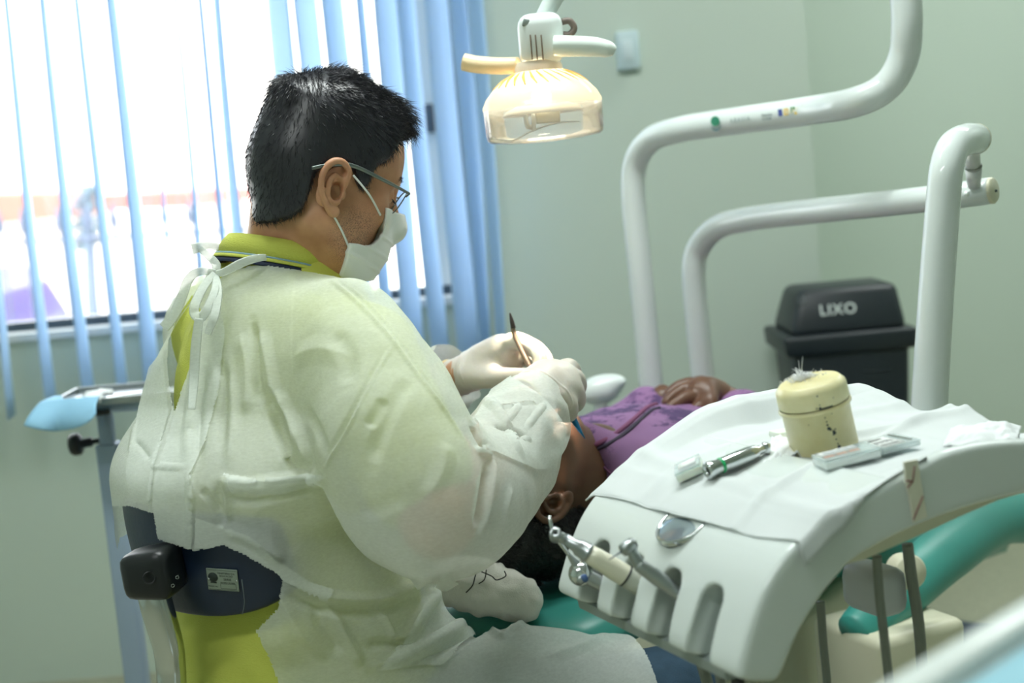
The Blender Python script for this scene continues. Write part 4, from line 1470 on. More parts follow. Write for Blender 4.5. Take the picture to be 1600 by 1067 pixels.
p00, n0_ = on_pad(323, 886)
p10, _ = on_pad(371, 889)
p01, _ = on_pad(328, 919)
p11, _ = on_pad(376, 923)
xx = ((p10 - p00) + (p11 - p01)).normalized()
yy = ((p00 - p01) + (p10 - p11)).normalized()
pc = (p00 + p10 + p01 + p11) / 4
Mp = frame(pc + n0_ * 0.0012, xx, yy)
wd, ht = ((p10 - p00).length + (p11 - p01).length) / 2, ((p00 - p01).length + (p10 - p11).length) / 2
R3 = Mp.to_3x3()
plate = MB().box(Mp.translation, (wd, ht, 0.0014), R3, 0.0004).build('name_plate', mat('plate_metal', srgb(150, 162, 152), 0.45, 0.4, var=0.05), stool)
M_INK = mat('plate_ink', srgb(52, 62, 60), 0.7, var=0)
for body, sz, x_, y_ in (('MINISTERIO DA', 0.11, 0.13, 0.30), ('EDUCACAO', 0.11, 0.13, 0.18), ('SERIE', 0.15, 0.16, 0.02), ('NUMERO DE SERIE', 0.08, 0.16, -0.13), ('PATRIM. No', 0.08, -0.33, -0.33)):
    text_obj('plate_text', body, ht * sz, Mp @ Matrix.Translation((wd * x_, ht * y_, 0.0008)), M_INK, plate, 0.0001)
sl_ = MB()
sl_.lathe([(0, 0.0009), (ht * 0.22, 0.0009), (ht * 0.22, 0.0004)], Mp @ Vector((-wd * 0.3, ht * 0.1, 0)), R3.col[2], 20)
sl_.box(Mp @ Vector((-wd * 0.3, -ht * 0.14, 0.0008)), (wd * 0.2, ht * 0.07, 0.0004), R3)
sl_.build('plate_seal', M_INK, plate)
bxm = MB()
for (cx2, cy2, w2, h2) in ((0.17, -0.18, 0.5, 0.012), (0.17, -0.4, 0.5, 0.012), (-0.08, -0.29, 0.006, 0.23), (0.42, -0.29, 0.006, 0.23), (0, 0.44, 0.94, 0.01), (0, -0.46, 0.94, 0.01)):
    bxm.box(Mp @ Vector((wd * cx2, ht * cy2, 0.0008)), (wd * w2, max(ht * h2, 0.0003), 0.0002), R3)
bxm.build('plate_box', M_INK, plate, smooth=False)
for sx_ in (-0.45, 0.45):
    MB().lathe([(0, 0.0016), (0.0012, 0.0014), (0.0016, 0.0006)], Mp @ Vector((wd * sx_, 0, 0)), R3.col[2], 12).build('rivet', M_CHROME, plate)
# pale scuffs along the right seam
sc_ = MB()
for pts in ([(378, 905), (382, 940), (389, 978)],):
    sc_.tube([on_pad(*q, off=0.0004)[0] for q in pts], [0.0007, 0.0005, 0.0004], 6)
sc_.build('scuff', mat('scuffed_vinyl', srgb(120, 132, 140), 0.8, var=0.1), stool)
# bracket and upright
kc = at(238, 893, 1.60)
kb = MB()
bm = bmesh.new()
bmesh.ops.create_cube(bm, size=1)
bmesh.ops.scale(bm, vec=(0.060, 0.062, 0.060), verts=bm.verts)
for v in bm.verts:
    if v.co.x < 0:
        v.co.z *= 0.86
        v.co.y *= 0.8
bmesh.ops.bevel(bm, geom=bm.edges[:], offset=0.014, segments=3, profile=0.6, affect='EDGES')
kb.frombm(bm, kc, Matrix.Rotation(R(-4), 3, 'Y') @ Matrix.Rotation(R(-12), 3, 'Z'))
bo = kb.build('bracket', M_BLACK, stool)
for px, py, r_ in ((233, 903, 0.0075), (277, 902, 0.002), (270, 915, 0.002)):
    q = at(px, py, 1.566)
    MB().lathe([(r_, -0.002), (r_, 0.001), (r_ * 0.8, 0.0012), (r_ * 0.75, 0.0)], q, (EYE - q), 18).build('screw', M_BLACK if r_ > 0.005 else M_CHROME, bo)
up = MB()
up.tube([at(238, 915, 1.615), at(246, 950, 1.615), at(262, 1005, 1.62), at(267, 1040, 1.625), at(269, 1090, 1.63), at(274, 1200, 1.66), (-0.36, 1.72, 0.44), (-0.31, 1.78, 0.42)], [0.019, 0.019, 0.018, 0.0175, 0.0175, 0.017, 0.016, 0.016], 20, samples=6)
up.build('upright', M_CHROME, stool)
MB().lathe([(0.0, 0.445), (0.17, 0.445), (0.185, 0.46), (0.185, 0.485), (0.17, 0.5), (0.0, 0.505)], (-0.30, 1.79, 0), n=40).build('seat', M_NAVY, stool)
MB().lathe([(0.03, 0.06), (0.03, 0.3), (0.024, 0.3), (0.024, 0.45)], (-0.30, 1.79, 0), n=24).build('gas_column', M_CHROME, stool)
for k in range(5):
    a = k * 2 * math.pi / 5 + 0.3
    e = Vector((-0.30 + 0.27 * math.cos(a), 1.79 + 0.27 * math.sin(a), 0.06))
    lg = MB().tube([(-0.30, 1.79, 0.085), e], [0.022, 0.015], 12).build('base_leg', M_BLACK, stool)
    MB().lathe([(0, -0.012), (0.024, -0.012), (0.026, 0), (0.024, 0.012), (0, 0.012)], e - ZD * 0.034, (math.sin(a), -math.cos(a), 0), 16).build('castor', M_BLACK, lg)

# ================================================================== PATIENT CHAIR
AX, AP = Vector((0.55, 0.835, 0)).normalized(), Vector((0.835, -0.55, 0)).normalized()
HC = Vector((0.10, 2.10, 0))       # under the neck


def K(s, t, z):
    """s along the patient from the neck towards the feet, t towards the camera side, z height"""
    return HC + AX * s + AP * t + ZD * z


chair = thing('patient_chair', 'teal padded dental chair under the lying patient', 'dental chair', K(0.6, 0, 0))


def padded(name, secs, th, m):
    """padded slab: secs rows (s, z_top, half_width)"""
    vs, n = [], 16
    mb = MB()
    rows = []
    for s, z, hw in secs:
        ring = []
        for k in range(n):
            a = 2 * math.pi * k / n
            ca, sa_ = math.cos(a), math.sin(a)
            x = hw * math.copysign(abs(ca) ** 0.45, ca)
            zz_ = z - th / 2 + th / 2 * math.copysign(abs(sa_) ** 0.6, sa_)
            ring.append(K(s, x, zz_))
        rows.append(ring)
    vs = [p for r_ in rows for p in r_]
    fs = [(i * n + k, i * n + (k + 1) % n, (i + 1) * n + (k + 1) % n, (i + 1) * n + k) for i in range(len(rows) - 1) for k in range(n)]
    fs += [tuple(range(n))[::-1], tuple((len(rows) - 1) * n + k for k in range(n))]
    return mb.add(vs, fs).build(name, m, chair)


padded('backrest', [(-0.02, 0.67, 0.15), (0.0, 0.675, 0.2), (0.15, 0.675, 0.25), (0.35, 0.66, 0.26), (0.56, 0.64, 0.25), (0.6, 0.63, 0.23)], 0.09, M_TEAL)
padded('seat', [(0.58, 0.60, 0.23), (0.6, 0.60, 0.26), (0.8, 0.555, 0.27), (1.02, 0.505, 0.26), (1.05, 0.49, 0.24)], 0.11, M_TEAL)
padded('leg_rest', [(1.03, 0.48, 0.22), (1.06, 0.485, 0.25), (1.3, 0.42, 0.25), (1.46, 0.37, 0.24), (1.49, 0.35, 0.2)], 0.09, M_TEAL)
padded('headrest', [(-0.27, 0.665, 0.10), (-0.25, 0.675, 0.14), (-0.1, 0.675, 0.15), (-0.04, 0.665, 0.13)], 0.07, M_TEAL)
cb = MB()
cb.box(K(0.72, 0, 0.24), (0.45, 0.26, 0.42), Matrix(((AX.x, AP.x, 0), (AX.y, AP.y, 0), (0, 0, 1))), 0.03, 3)
cb.build('pedestal', M_BEIGE, chair)
MB().box(K(0.75, 0, 0.03), (0.95, 0.5, 0.06), Matrix(((AX.x, AP.x, 0), (AX.y, AP.y, 0), (0, 0, 1))), 0.02, 3).build('base_plate', mat('slate_enamel', srgb(92, 104, 122), 0.5), chair)
MB().tube([onz(1432, 980, 0.07), onz(1600, 1008, 0.07)], 0.045, 16, flat=((0, 0, 1), 0.7)).build('foot_bar', mat('slate_bar', srgb(84, 96, 116), 0.5), chair)
arm = MB()
arm.tube([at(1335, 990, 2.05), at(1395, 935, 2.12), at(1480, 862, 2.25), at(1560, 812, 2.4), at(1640, 815, 2.5), at(1700, 840, 2.55)], [0.03, 0.042, 0.046, 0.046, 0.05, 0.035], 18, flat=((0.3, -0.6, 0.6), 0.8))
arm.build('arm_pad', M_TEAL, chair)
hg = at(1418, 893, 2.03)
hv = Vector((0.2, -1, 0.15)).normalized()
ho = MB().lathe([(0, 0.012), (0.022, 0.012), (0.026, 0.008), (0.026, -0.02)], hg, hv, 28).build('hinge_cover', M_BEIGE, chair)
MB().lathe([(0, 0.0132), (0.0038, 0.0132), (0.004, 0.011)], hg + Vector((-0.006, 0, 0.004)), hv, 12).build('screw', M_BLACK, ho)
# towel roll under the patient's head
tr_ = MB()
Fd = Field((-0.14, 1.75, 0.66), (0.1, 2.05, 0.83), 0.004)
ra_, rb2 = at(672, 905, 1.86), at(812, 935, 1.86)
Fd.chain([ra_, ra_.lerp(rb2, 0.5) + ZD * 0.006, rb2], [0.03, 0.036, 0.032], 0.0)
V, Q = Fd.mesh()
V = relax(V, Q, 3)
Nn = normals(V, Q)
V = V + Nn * np.array([[0.007 * noise.noise(Vector(v) * 20) + 0.006 * abs(noise.noise(Vector((v[0] * 60, v[1] * 30, v[2] * 60))))] for v in V])
tag(link('towel_roll', fast_mesh('towel_roll', V, Q), mat('towelling', srgb(222, 220, 212), 0.95, var=0.06, vscale=30, bump=0.6, bscale=700)), 'white towelling roll under the patient hair on the headrest', 'towel')

# white paddle beside the patient
pd = thing('suction_holder', 'white oval holder on a short stem behind the patient chest', 'holder', at(938, 700, 2.75))
Fp = Field(tuple(at(938, 605, 2.75) - Vector((0.09, 0.07, 0.06))), tuple(at(938, 605, 2.75) + Vector((0.09, 0.07, 0.06))), 0.0025)
e0 = at(938, 609, 2.75)
rx = Matrix.Rotation(R(-8), 3, 'Y')
Fp.ell(e0, (0.042, 0.03, 0.029), [list(rx[i]) for i in range(3)], 0.0)
Fp.ell(e0 + Vector((0.03, 0, 0.014)), (0.022, 0.022, 0.012), None, 0.015)
V, Q = Fp.mesh()
link('paddle', fast_mesh('paddle', relax(V, Q, 2), Q), M_WHITE, pd)
MB().tube([e0 - ZD * 0.015, e0 - ZD * 0.06, e0 - ZD * 0.16 + Vector((0.0, 0, 0))], [0.015, 0.015, 0.02], 16, smooth=False).build('stem', M_WHITE, pd)
MB().tube([e0 - ZD * 0.14, e0 - Vector((0, 0, e0.z))], [0.022, 0.03], 16, smooth=False).build('post', M_WHITE, pd)

# near tray at the lower right corner
ty = 0.66
q0, q1 = at(1432, 1072, 0.64), at(1605, 958, 0.72)
tx = (q1 - q0).normalized()
tx.z = 0
tx.normalize()
tyv = Vector((tx.y, -tx.x, 0))
zt_ = (q0.z + q1.z) / 2
ft = thing('bracket_tray', 'blurred white tray lined with pale blue paper in the near right corner', 'tray', (q0.x + 0.2, q0.y, 0))
RM = Matrix(((tx.x, tyv.x, 0), (tx.y, tyv.y, 0), (0, 0, 1)))
c0 = q0 + tx * 0.14 + tyv * 0.13
c0.z = zt_
bmx = MB()
bmx.box(c0 - ZD * 0.008, (0.46, 0.26, 0.006), RM, 0.002)
for sgn in (-1, 1):
    bmx.box(c0 + tyv * 0.13 * sgn - ZD * 0.003, (0.46, 0.022, 0.014), RM, 0.005)
    bmx.box(c0 + tx * 0.23 * sgn - ZD * 0.003, (0.022, 0.26, 0.014), RM, 0.005)
bmx.build('tray', M_WHITE, ft)
MB().box(c0 - ZD * 0.003, (0.42, 0.225, 0.002), RM).build('liner', mat('pale_blue_liner', srgb(158, 208, 226), 0.8), ft, smooth=False)
MB().tube([c0 - ZD * 0.012 + tyv * 0.05, Vector((c0.x, c0.y, 0.02)) + tyv * 0.05], 0.018, 16).build('stem', M_WHITE, ft)
MB().lathe([(0, 0.0), (0.16, 0.0), (0.15, 0.02), (0.02, 0.04), (0, 0.04)], Vector((c0.x, c0.y, 0)) + tyv * 0.05, n=32).build('base', M_WHITE, ft)
# amber louvres round the top of the lamp dome
lv = MB()
for k in range(26):
    a = 2 * math.pi * k / 26
    pts = []
    for r_, py in ((0.037, 112.5), (0.0525, 121), (0.0665, 133)):
        aa = a + (r_ - 0.037) * 9
        ref = Vector((1, 0, 0)) - lz * lz.x
        ref.normalize()
        pts.append(la_ + lz * hh(py) + (ref * math.cos(aa) + lz.cross(ref) * math.sin(aa)) * (r_ + 0.0008))
    lv.tube(pts, [0.0016, 0.0024, 0.0008], 6, samples=3, flat=(tuple(lz), 0.35))
lv.build('louvres', mat('amber_slot', srgb(240, 176, 84), 0.4, var=0), lamp)

# ================================================================== THE DENTIST
M_SKIN = NT('skin')
_b = pbsdf(M_SKIN, srgb(196, 146, 112), 0.45)
_b.inputs['Subsurface Weight'].default_value = 0.12
_b.inputs['Subsurface Radius'].default_value = (0.01, 0.004, 0.002)
_tc = M_SKIN.n('ShaderNodeTexCoord')
_nz = M_SKIN.n('ShaderNodeTexNoise', _Scale=26.0, _Detail=5.0)
_cr = M_SKIN.n('ShaderNodeValToRGB')
_cr.color_ramp.elements[0].color = srgb(178, 126, 95)
_cr.color_ramp.elements[0].position = 0.3
_cr.color_ramp.elements[1].color = srgb(208, 158, 122)
_cr.color_ramp.elements[1].position = 0.72
M_SKIN.l(_tc.outputs['Object'], _nz.inputs['Vector'])
M_SKIN.l(_nz.outputs['Fac'], _cr.inputs[0])
_at = M_SKIN.n('ShaderNodeAttribute', attribute_name='stubble')
_wn = M_SKIN.n('ShaderNodeTexNoise', _Scale=900.0, _Detail=1.0)
_mt = M_SKIN.n('ShaderNodeMath', operation='GREATER_THAN', _1=0.53)
M_SKIN.l(_tc.outputs['Object'], _wn.inputs['Vector'])
M_SKIN.l(_wn.outputs['Fac'], _mt.inputs[0])
_mm = M_SKIN.n('ShaderNodeMath', operation='MULTIPLY')
M_SKIN.l(_mt.outputs[0], _mm.inputs[0])
M_SKIN.l(_at.outputs['Fac'], _mm.inputs[1])
_mx = M_SKIN.n('ShaderNodeMix', data_type='RGBA')
_mx.inputs[7].default_value = srgb(86, 66, 58)
M_SKIN.l(_mm.outputs[0], _mx.inputs[0])
M_SKIN.l(_cr.outputs[0], _mx.inputs[6])
M_SKIN.l(_mx.outputs[2], _b.inputs['Base Color'])
_bn = M_SKIN.n('ShaderNodeTexNoise', _Scale=500.0, _Detail=3.0)
_bp = M_SKIN.n('ShaderNodeBump', _Strength=0.12, _Distance=0.001)
M_SKIN.l(_tc.outputs['Object'], _bn.inputs['Vector'])
M_SKIN.l(_bn.outputs['Fac'], _bp.inputs['Height'])
M_SKIN.l(_bp.outputs['Normal'], _b.inputs['Normal'])
M_SKIN.l(_b.outputs[0], M_SKIN.out.inputs[0])
M_SKIN = M_SKIN.m
M_HAIR = mat('black_hair', srgb(36, 36, 44), 0.34, var=0.2, vscale=60, **{'Specular IOR Level': 0.6})
M_POLO = mat('lime_polo', srgb(200, 206, 92), 0.85, var=0.03, vscale=20, bump=0.5, bscale=900, stretch=(0.3, 0.3, 1))
M_POLO_DK = mat('navy_trim', srgb(30, 40, 66), 0.8, var=0)
M_JEANS = mat('blue_denim', srgb(40, 66, 86), 0.9, var=0.22, vscale=90, bump=0.4, bscale=900)

HYAW, HPIT = R(21), R(27)
hf = Vector((math.cos(HYAW) * math.cos(HPIT), math.sin(HYAW) * math.cos(HPIT), -math.sin(HPIT)))
hl_ = Vector((-math.sin(HYAW), math.cos(HYAW), 0))
hu = hf.cross(hl_) * -1 if hf.cross(hl_).z < 0 else hf.cross(hl_)
E0 = at(524, 299, 1.795)                       # right ear canal
HO = E0 + hl_ * 0.074                           # middle of the head between the ears


def H(f, l, u):
    return HO + hf * f + hl_ * l + hu * u


def hd(px, py, l=0.0):
    q = onplane(px, py, HO + hl_ * l, hl_) - HO
    return (q.dot(hf), q.dot(hu))


FH = 0.0016
SQ = 0.87
sq = lambda f: np.where(np.asarray(f) > 0.02, 0.02 + (np.asarray(f) - 0.02) * SQ, f)          # shallower face
isq = lambda f: 0.02 + (f - 0.02) / SQ if f > 0.02 else f
F = Field((-0.15, -0.11, -0.20), (0.16, 0.11, 0.165), FH)   # head space f, l, u
F.ell((-0.008, 0, 0.050), (0.098, 0.074, 0.088), None, 0.0)
F.ell((0.045, 0, 0.055), (0.052, 0.060, 0.060), None, 0.03)
F.ell((0.045, 0, -0.022), (0.052, 0.058, 0.082), None, 0.03)
for sd in (-1, 1):
    F.cone((0.012, 0.052 * sd, -0.035), (0.075, 0.022 * sd, -0.088), 0.020, 0.018, 0.03)
    F.ell((0.062, 0.044 * sd, 0.000), (0.026, 0.020, 0.020), None, 0.02)
    F.cone((0.091, 0.008 * sd, 0.043), (0.078, 0.042 * sd, 0.046), 0.0095, 0.008, 0.015)
    F.ell((0.100, 0.033 * sd, 0.026), (0.017, 0.017, 0.012), None, 0.010, 'cut')
    F.ell((0.081, 0.032 * sd, 0.025), (0.0135, 0.0135, 0.0125), None, 0.004)
F.ell((0.086, 0, -0.085), (0.018, 0.02, 0.016), None, 0.02)
F.cone((0.094, 0, 0.034), (0.122, 0, -0.006), 0.008, 0.011, 0.012)
for sd in (-1, 1):
    F.ell((0.112, 0.012 * sd, -0.010), (0.011, 0.008, 0.008), None, 0.008)
F.cone((0.095, 0.018, -0.048), (0.095, -0.018, -0.048), 0.008, 0.008, 0.012)
# neck towards the body
nb = at(448, 428, 1.872)
nbl = ((nb - HO).dot(hf), (nb - HO).dot(hl_), (nb - HO).dot(hu))
F.cone((-0.028, 0, -0.02), nbl, 0.053, 0.056, 0.035)
F.cone((-0.05, 0, 0.0), (nbl[0] - 0.004, nbl[1], nbl[2]), 0.024, 0.036, 0.03)
# tendon at the side of the neck
F.cone((-0.012, -0.052, -0.045), (nbl[0] + 0.05, nbl[1] - 0.02, nbl[2] + 0.02), 0.010, 0.012, 0.02)


def ear(sd):
    def e(f, u, out):
        c, s_ = math.cos(R(12)), math.sin(R(12))
        return (f * c - u * s_ * 1 - 0.001, sd * (0.0735 + out), u * c + f * s_ + 0.003)
    F.ell(e(-0.006, 0.002, 0.004), (0.016, 0.0055, 0.029), [[math.cos(R(12)), 0, math.sin(R(12))], [0, 1, 0], [-math.sin(R(12)), 0, math.cos(R(12))]], 0.004)
    F.chain([e(0.006, -0.004, 0.008), e(0.010, 0.012, 0.010), e(0.010, 0.024, 0.011), e(0.001, 0.033, 0.013), e(-0.011, 0.032, 0.015), e(-0.020, 0.022, 0.017), e(-0.023, 0.006, 0.017), e(-0.019, -0.010, 0.015), e(-0.011, -0.022, 0.011), e(-0.003, -0.030, 0.008)], [0.0030, 0.0042, 0.0046, 0.0048, 0.0050, 0.0050, 0.0046, 0.0042, 0.0044, 0.0050], 0.003)
    F.ell(e(0.001, -0.029, 0.008), (0.0075, 0.0045, 0.0075), None, 0.004)
    F.chain([e(0.004, 0.014, 0.008), e(-0.006, 0.016, 0.012), e(-0.0125, 0.006, 0.013), e(-0.010, -0.008, 0.012), e(-0.002, -0.017, 0.010), e(0.004, -0.016, 0.009)], [0.003, 0.0038, 0.0042, 0.0042, 0.004, 0.0035], 0.003)
    F.ell(e(0.0085, -0.007, 0.008), (0.0042, 0.0042, 0.006), None, 0.003)
    F.ell(e(-0.001, -0.003, 0.010), (0.0078, 0.013, 0.012), None, 0.003, 'cut')
    F.ell(e(0.002, 0.022, 0.012), (0.006, 0.005, 0.005), None, 0.003, 'cut')
    F.chain([e(-0.006, 0.026, 0.016), e(-0.0155, 0.016, 0.019), e(-0.0165, 0.002, 0.019), e(-0.013, -0.012, 0.017)], [0.0025, 0.003, 0.003, 0.002], 0.002, op='cut')


ear(-1)
ear(1)
V, Q = F.mesh()
V = relax(V, Q, 2, 0.4)
V[:, 0] = sq(V[:, 0])
stub = np.clip(1 - np.sqrt(((V[:, 0] - 0.048) / 0.04) ** 2 + ((V[:, 2] + 0.045) / 0.045) ** 2), 0, 1) * 1.3
stub = np.clip(stub, 0, 0.6)
HB = np.array([tuple(hf), tuple(hl_), tuple(hu)])
Vh = V @ HB + np.array(HO)
keep = Vh[:, 2] > 1.12
Vh_, Qh = drop_faces(Vh, Q, ~keep)
sth = stub[keep & np.isin(np.arange(len(V)), np.unique(Q[~(~keep)[Q].any(axis=1)]))]

# torso and arms, in the room
YAWR = R(-55)
CT = Vector((-0.297, 1.872, 0))
SR, SLf = Vector((-0.185, 1.715, 1.06)), Vector((-0.41, 2.025, 1.085))
ER = at(684, 812, 1.575)
WR = at(823, 628, 1.835)
EL, WL = Vector((-0.275, 2.24, 0.905)), at(712, 589, 2.09)
TOR = [(1.185, -0.298, 1.874, 0.065, 0.062), (1.155, -0.300, 1.874, 0.10, 0.075), (1.12, -0.300, 1.872, 0.165, 0.09), (1.06, -0.300, 1.87, 0.195, 0.115), (0.96, -0.302, 1.85, 0.185, 0.13), (0.85, -0.310, 1.818, 0.172, 0.132), (0.72, -0.314, 1.80, 0.172, 0.135), (0.60, -0.312, 1.79, 0.182, 0.14), (0.53, -0.31, 1.79, 0.182, 0.14)]


def torso(fd, grow=0.0, zlo=0.0, k=0.0):
    fd.loft([(z, x, y, a + grow, b + grow, YAWR) for z, x, y, a, b in TOR if z > zlo], k)


BH = 0.004
F = Field((-0.60, 1.40, 0.50), (0.16, 2.40, 1.25), BH)
torso(F)
F.cone(tuple(nb - (nb - HO).normalized() * 0.01), (CT.x, CT.y, 1.10), 0.056, 0.075, 0.03)
F.chain([SR, SR.lerp(ER, 0.5), ER], [0.056, 0.048, 0.040], 0.05)
F.chain([ER, ER.lerp(WR, 0.35), WR, WR.lerp(at(850, 605, 1.87), 0.3)], [0.040, 0.040, 0.027, 0.026], 0.02)
F.chain([SLf, SLf.lerp(EL, 0.5), EL], [0.056, 0.048, 0.040], 0.05)
F.chain([EL, EL.lerp(WL, 0.35), WL, WL.lerp(at(740, 578, 2.06), 0.3)], [0.040, 0.040, 0.027, 0.026], 0.02)
Vb, Qb = F.mesh()
Vb = relax(Vb, Qb, 3)
Va = np.concatenate([Vh_, Vb])
Qa = np.concatenate([Qh, Qb + len(Vh_)])
me = fast_mesh('person', Va, Qa)
at_ = me.attributes.new('stubble', 'FLOAT', 'POINT')
at_.data.foreach_set('value', np.concatenate([np.clip(1.3 * np.clip(1 - np.sqrt((((Vh_ - np.array(HO)) @ HB.T[:, 0] - 0.048) / 0.042) ** 2 + (((Vh_ - np.array(HO)) @ HB.T[:, 2] + 0.042) / 0.048) ** 2), 0, 1), 0, 0.62), np.zeros(len(Vb))]).astype(np.float32))
dentist = tag(link('person', me, M_SKIN), 'seated person in a sheer white gown, glasses and mask, bending over the patient', 'person')

# ------------------------------------------------------------------ hair
SIL = [(646, 203), (660, 240), (640, 420), (420, 440), (396, 352), (394, 315), (386, 265), (390, 222), (409, 174), (425, 137), (438, 121), (470, 113), (505, 110), (532, 110), (562, 121), (584, 136), (608, 154), (632, 176)]
LINE = [(650, 205), (636, 216), (627, 222), (606, 250), (588, 260), (580, 276), (574, 290), (564, 297), (557, 288), (551, 270), (546, 258), (528, 252), (508, 260), (493, 270), (484, 300), (474, 326), (456, 340), (425, 350), (398, 352), (370, 350), (360, 80), (660, 80)]
F = Field((-0.16, -0.105, -0.12), (0.16, 0.105, 0.18), 0.002)
sil = smooth_poly([hd(*p) for p in SIL], 5)
lin = [hd(px, py, -0.07) for px, py in LINE]
U2, V2 = F.X[:, 0, :], F.Z[0]
ds = poly_sdf(sil, U2, V2)
dl = poly_sdf(lin, U2, V2)
wv = 0.0805 * np.sqrt(np.clip(1 - (1 - np.clip(-ds / 0.08, 0, 1)) ** 2, 0, 1))
d = np.maximum((np.abs(F.Y) - wv[:, None, :]) * 0.75, ds[:, None, :])
tap = dl[:, None, :] + np.zeros_like(F.Y)
d = np.maximum(d, tap) + 0.008 * 0.25 * np.maximum(1 - np.abs(d - tap) / 0.008, 0) ** 2
F.d = d.astype(np.float32)
V, Q = F.mesh()
V = relax(V, Q, 3)
N = normals(V, Q)
hm_ = MB()
hairV = V @ HB + np.array(HO)
# short strands combed over the cap
S_idx = rng.integers(0, len(V), 15000)
sv, sf = [], []
for i in S_idx:
    p, n = Vector(V[i]), Vector(N[i])
    if p.y > 0.06 and rng.random() < 0.6:
        continue
    topf = max(0.0, min(1.0, (p.z - 0.06) / 0.08))
    front = max(0.0, min(1.0, (p.x - 0.0) / 0.09))
    flow = Vector((0.55 + 0.5 * front, 0.15 * math.copysign(1, p.y), -0.75)) * (1 - topf) + Vector((0.9, -0.35, 0.15 + 0.2 * front)) * topf
    if p.x < -0.06:
        flow = flow * 0.4 + Vector((0.1, 0, -1)) * 0.8
    flow = (flow - n * flow.dot(n)).normalized()
    L = 0.011 + 0.011 * topf + 0.008 * front * topf
    L *= 0.6 + 0.8 * rng.random()
    lift = 0.22 + 0.75 * topf * front + 0.15 * topf + 0.12 * rng.random()
    j = Vector(rng.normal(size=3)) * 0.16
    d1 = (flow + n * lift + j).normalized()
    d2 = (flow + n * (lift * 0.3) + j * 1.5 + Vector((0, 0, -0.1))).normalized()
    w = 0.00042
    a = d1.orthogonal().normalized()
    b = d1.cross(a)
    p = p - n * 0.002
    q, r_ = p + d1 * L * 0.5, p + d1 * L * 0.5 + d2 * L * 0.5
    o = len(sv)
    for c, ww in ((p, w), (q, w * 0.85)):
        for k in range(3):
            th = k * 2.0944
            sv.append(c + (a * math.cos(th) + b * math.sin(th)) * ww)
    sv.append(r_)
    for k in range(3):
        k2 = (k + 1) % 3
        sf.append((o + k, o + k2, o + 3 + k2, o + 3 + k))
        sf.append((o + 3 + k, o + 3 + k2, o + 6, o + 6))
sv = np.array([tuple(v) for v in sv]) @ HB + np.array(HO)
me = bpy.data.meshes.new('hair')
me.from_pydata([tuple(v) for v in np.concatenate([hairV, sv])], [], [tuple(q) for q in Q.tolist()] + [tuple(i + len(hairV) for i in (f if f[2] != f[3] else f[:3])) for f in sf])
hair = link('hair', me, M_HAIR, dentist)
# eyebrow and lashes of both sides
for sd in (-1, 1):
    eb = MB()
    for i in range(80):
        t_ = i / 80
        p = H(0.0895 - 0.013 * t_ ** 1.5, sd * (0.010 + 0.036 * t_), 0.0465 + 0.004 * math.sin(t_ * 2.6) + 0.0022 * rng.normal() * (1 - 0.5 * t_))
        d = (hl_ * sd * 0.9 + hf * 0.3 + hu * 0.2 + Vector(rng.normal(size=3)) * 0.2).normalized()
        eb.tube([p, p + d * 0.007], [0.00045, 0.0001], 4, smooth=False)
    eb.build('eyebrow', M_HAIR, dentist)
    bm = bmesh.new()
    bmesh.ops.create_uvsphere(bm, u_segments=18, v_segments=12, radius=0.0118)
    ey = MB().frombm(bm, H(0.0712, 0.032 * sd, 0.0225)).build('eye', mat('eye_white', srgb(226, 222, 216), 0.2, var=0), dentist)
    MB().lathe([(0, 0.0121), (0.004, 0.0118), (0.0055, 0.0108)], H(0.0712, 0.032 * sd, 0.0225), (hf - hu * 0.25), 16).build('iris', M_BLACK, ey)
    lm = MB()
    for i in range(14):
        a = (i / 13 - 0.5) * 1.9
        p = H(0.0725 + 0.0132 * math.cos(a), 0.032 * sd + 0.0137 * math.sin(a), 0.0225)
        lm.tube([p, p + (p - H(0.0745, 0.032 * sd, 0.028)).normalized() * 0.006 - hu * 0.002], [0.0004, 0.0001], 4, smooth=False)
    lm.build('eyelashes', M_HAIR, dentist)

# ------------------------------------------------------------------ face mask
M_MASK = mat('mask_fabric', srgb(232, 236, 234), 0.9, var=0.015, bump=0.3, bscale=1200)
MPOLY = [(597, 324), (616, 329), (640, 334), (700, 345), (690, 440), (600, 440), (546, 440), (530, 432), (534, 405), (538, 379), (552, 380), (568, 385), (582, 382), (592, 374), (598, 362), (597, 343)]
F = Field((-0.05, -0.09, -0.15), (0.17, 0.09, 0.06), 0.0018)
F.ell((0.045, 0, -0.022), (0.056, 0.063, 0.084), None, 0.0)
for sd in (-1, 1):
    F.cone((0.010, 0.054 * sd, -0.035), (0.075, 0.024 * sd, -0.088), 0.024, 0.022, 0.03)
    F.ell((0.062, 0.044 * sd, 0.000), (0.030, 0.024, 0.024), None, 0.02)
F.ell((0.088, 0, -0.085), (0.022, 0.026, 0.022), None, 0.03)
F.cone((0.094, 0, 0.034), (0.1235, 0, -0.008), 0.013, 0.016, 0.03)
F.cone((0.100, 0.02, -0.048), (0.100, -0.02, -0.048), 0.016, 0.016, 0.03)
F.d -= 0.0035
dl = poly_sdf([(isq(hd(px, py, -0.045)[0]), hd(px, py, -0.045)[1]) for px, py in MPOLY], F.X[:, 0, :], F.Z[0])
F.d = np.maximum(F.d, dl[:, None, :] + np.zeros_like(F.Y)).astype(np.float32)
V, Q = F.mesh()
V = relax(V, Q, 2, 0.4)
N = normals(V, Q)
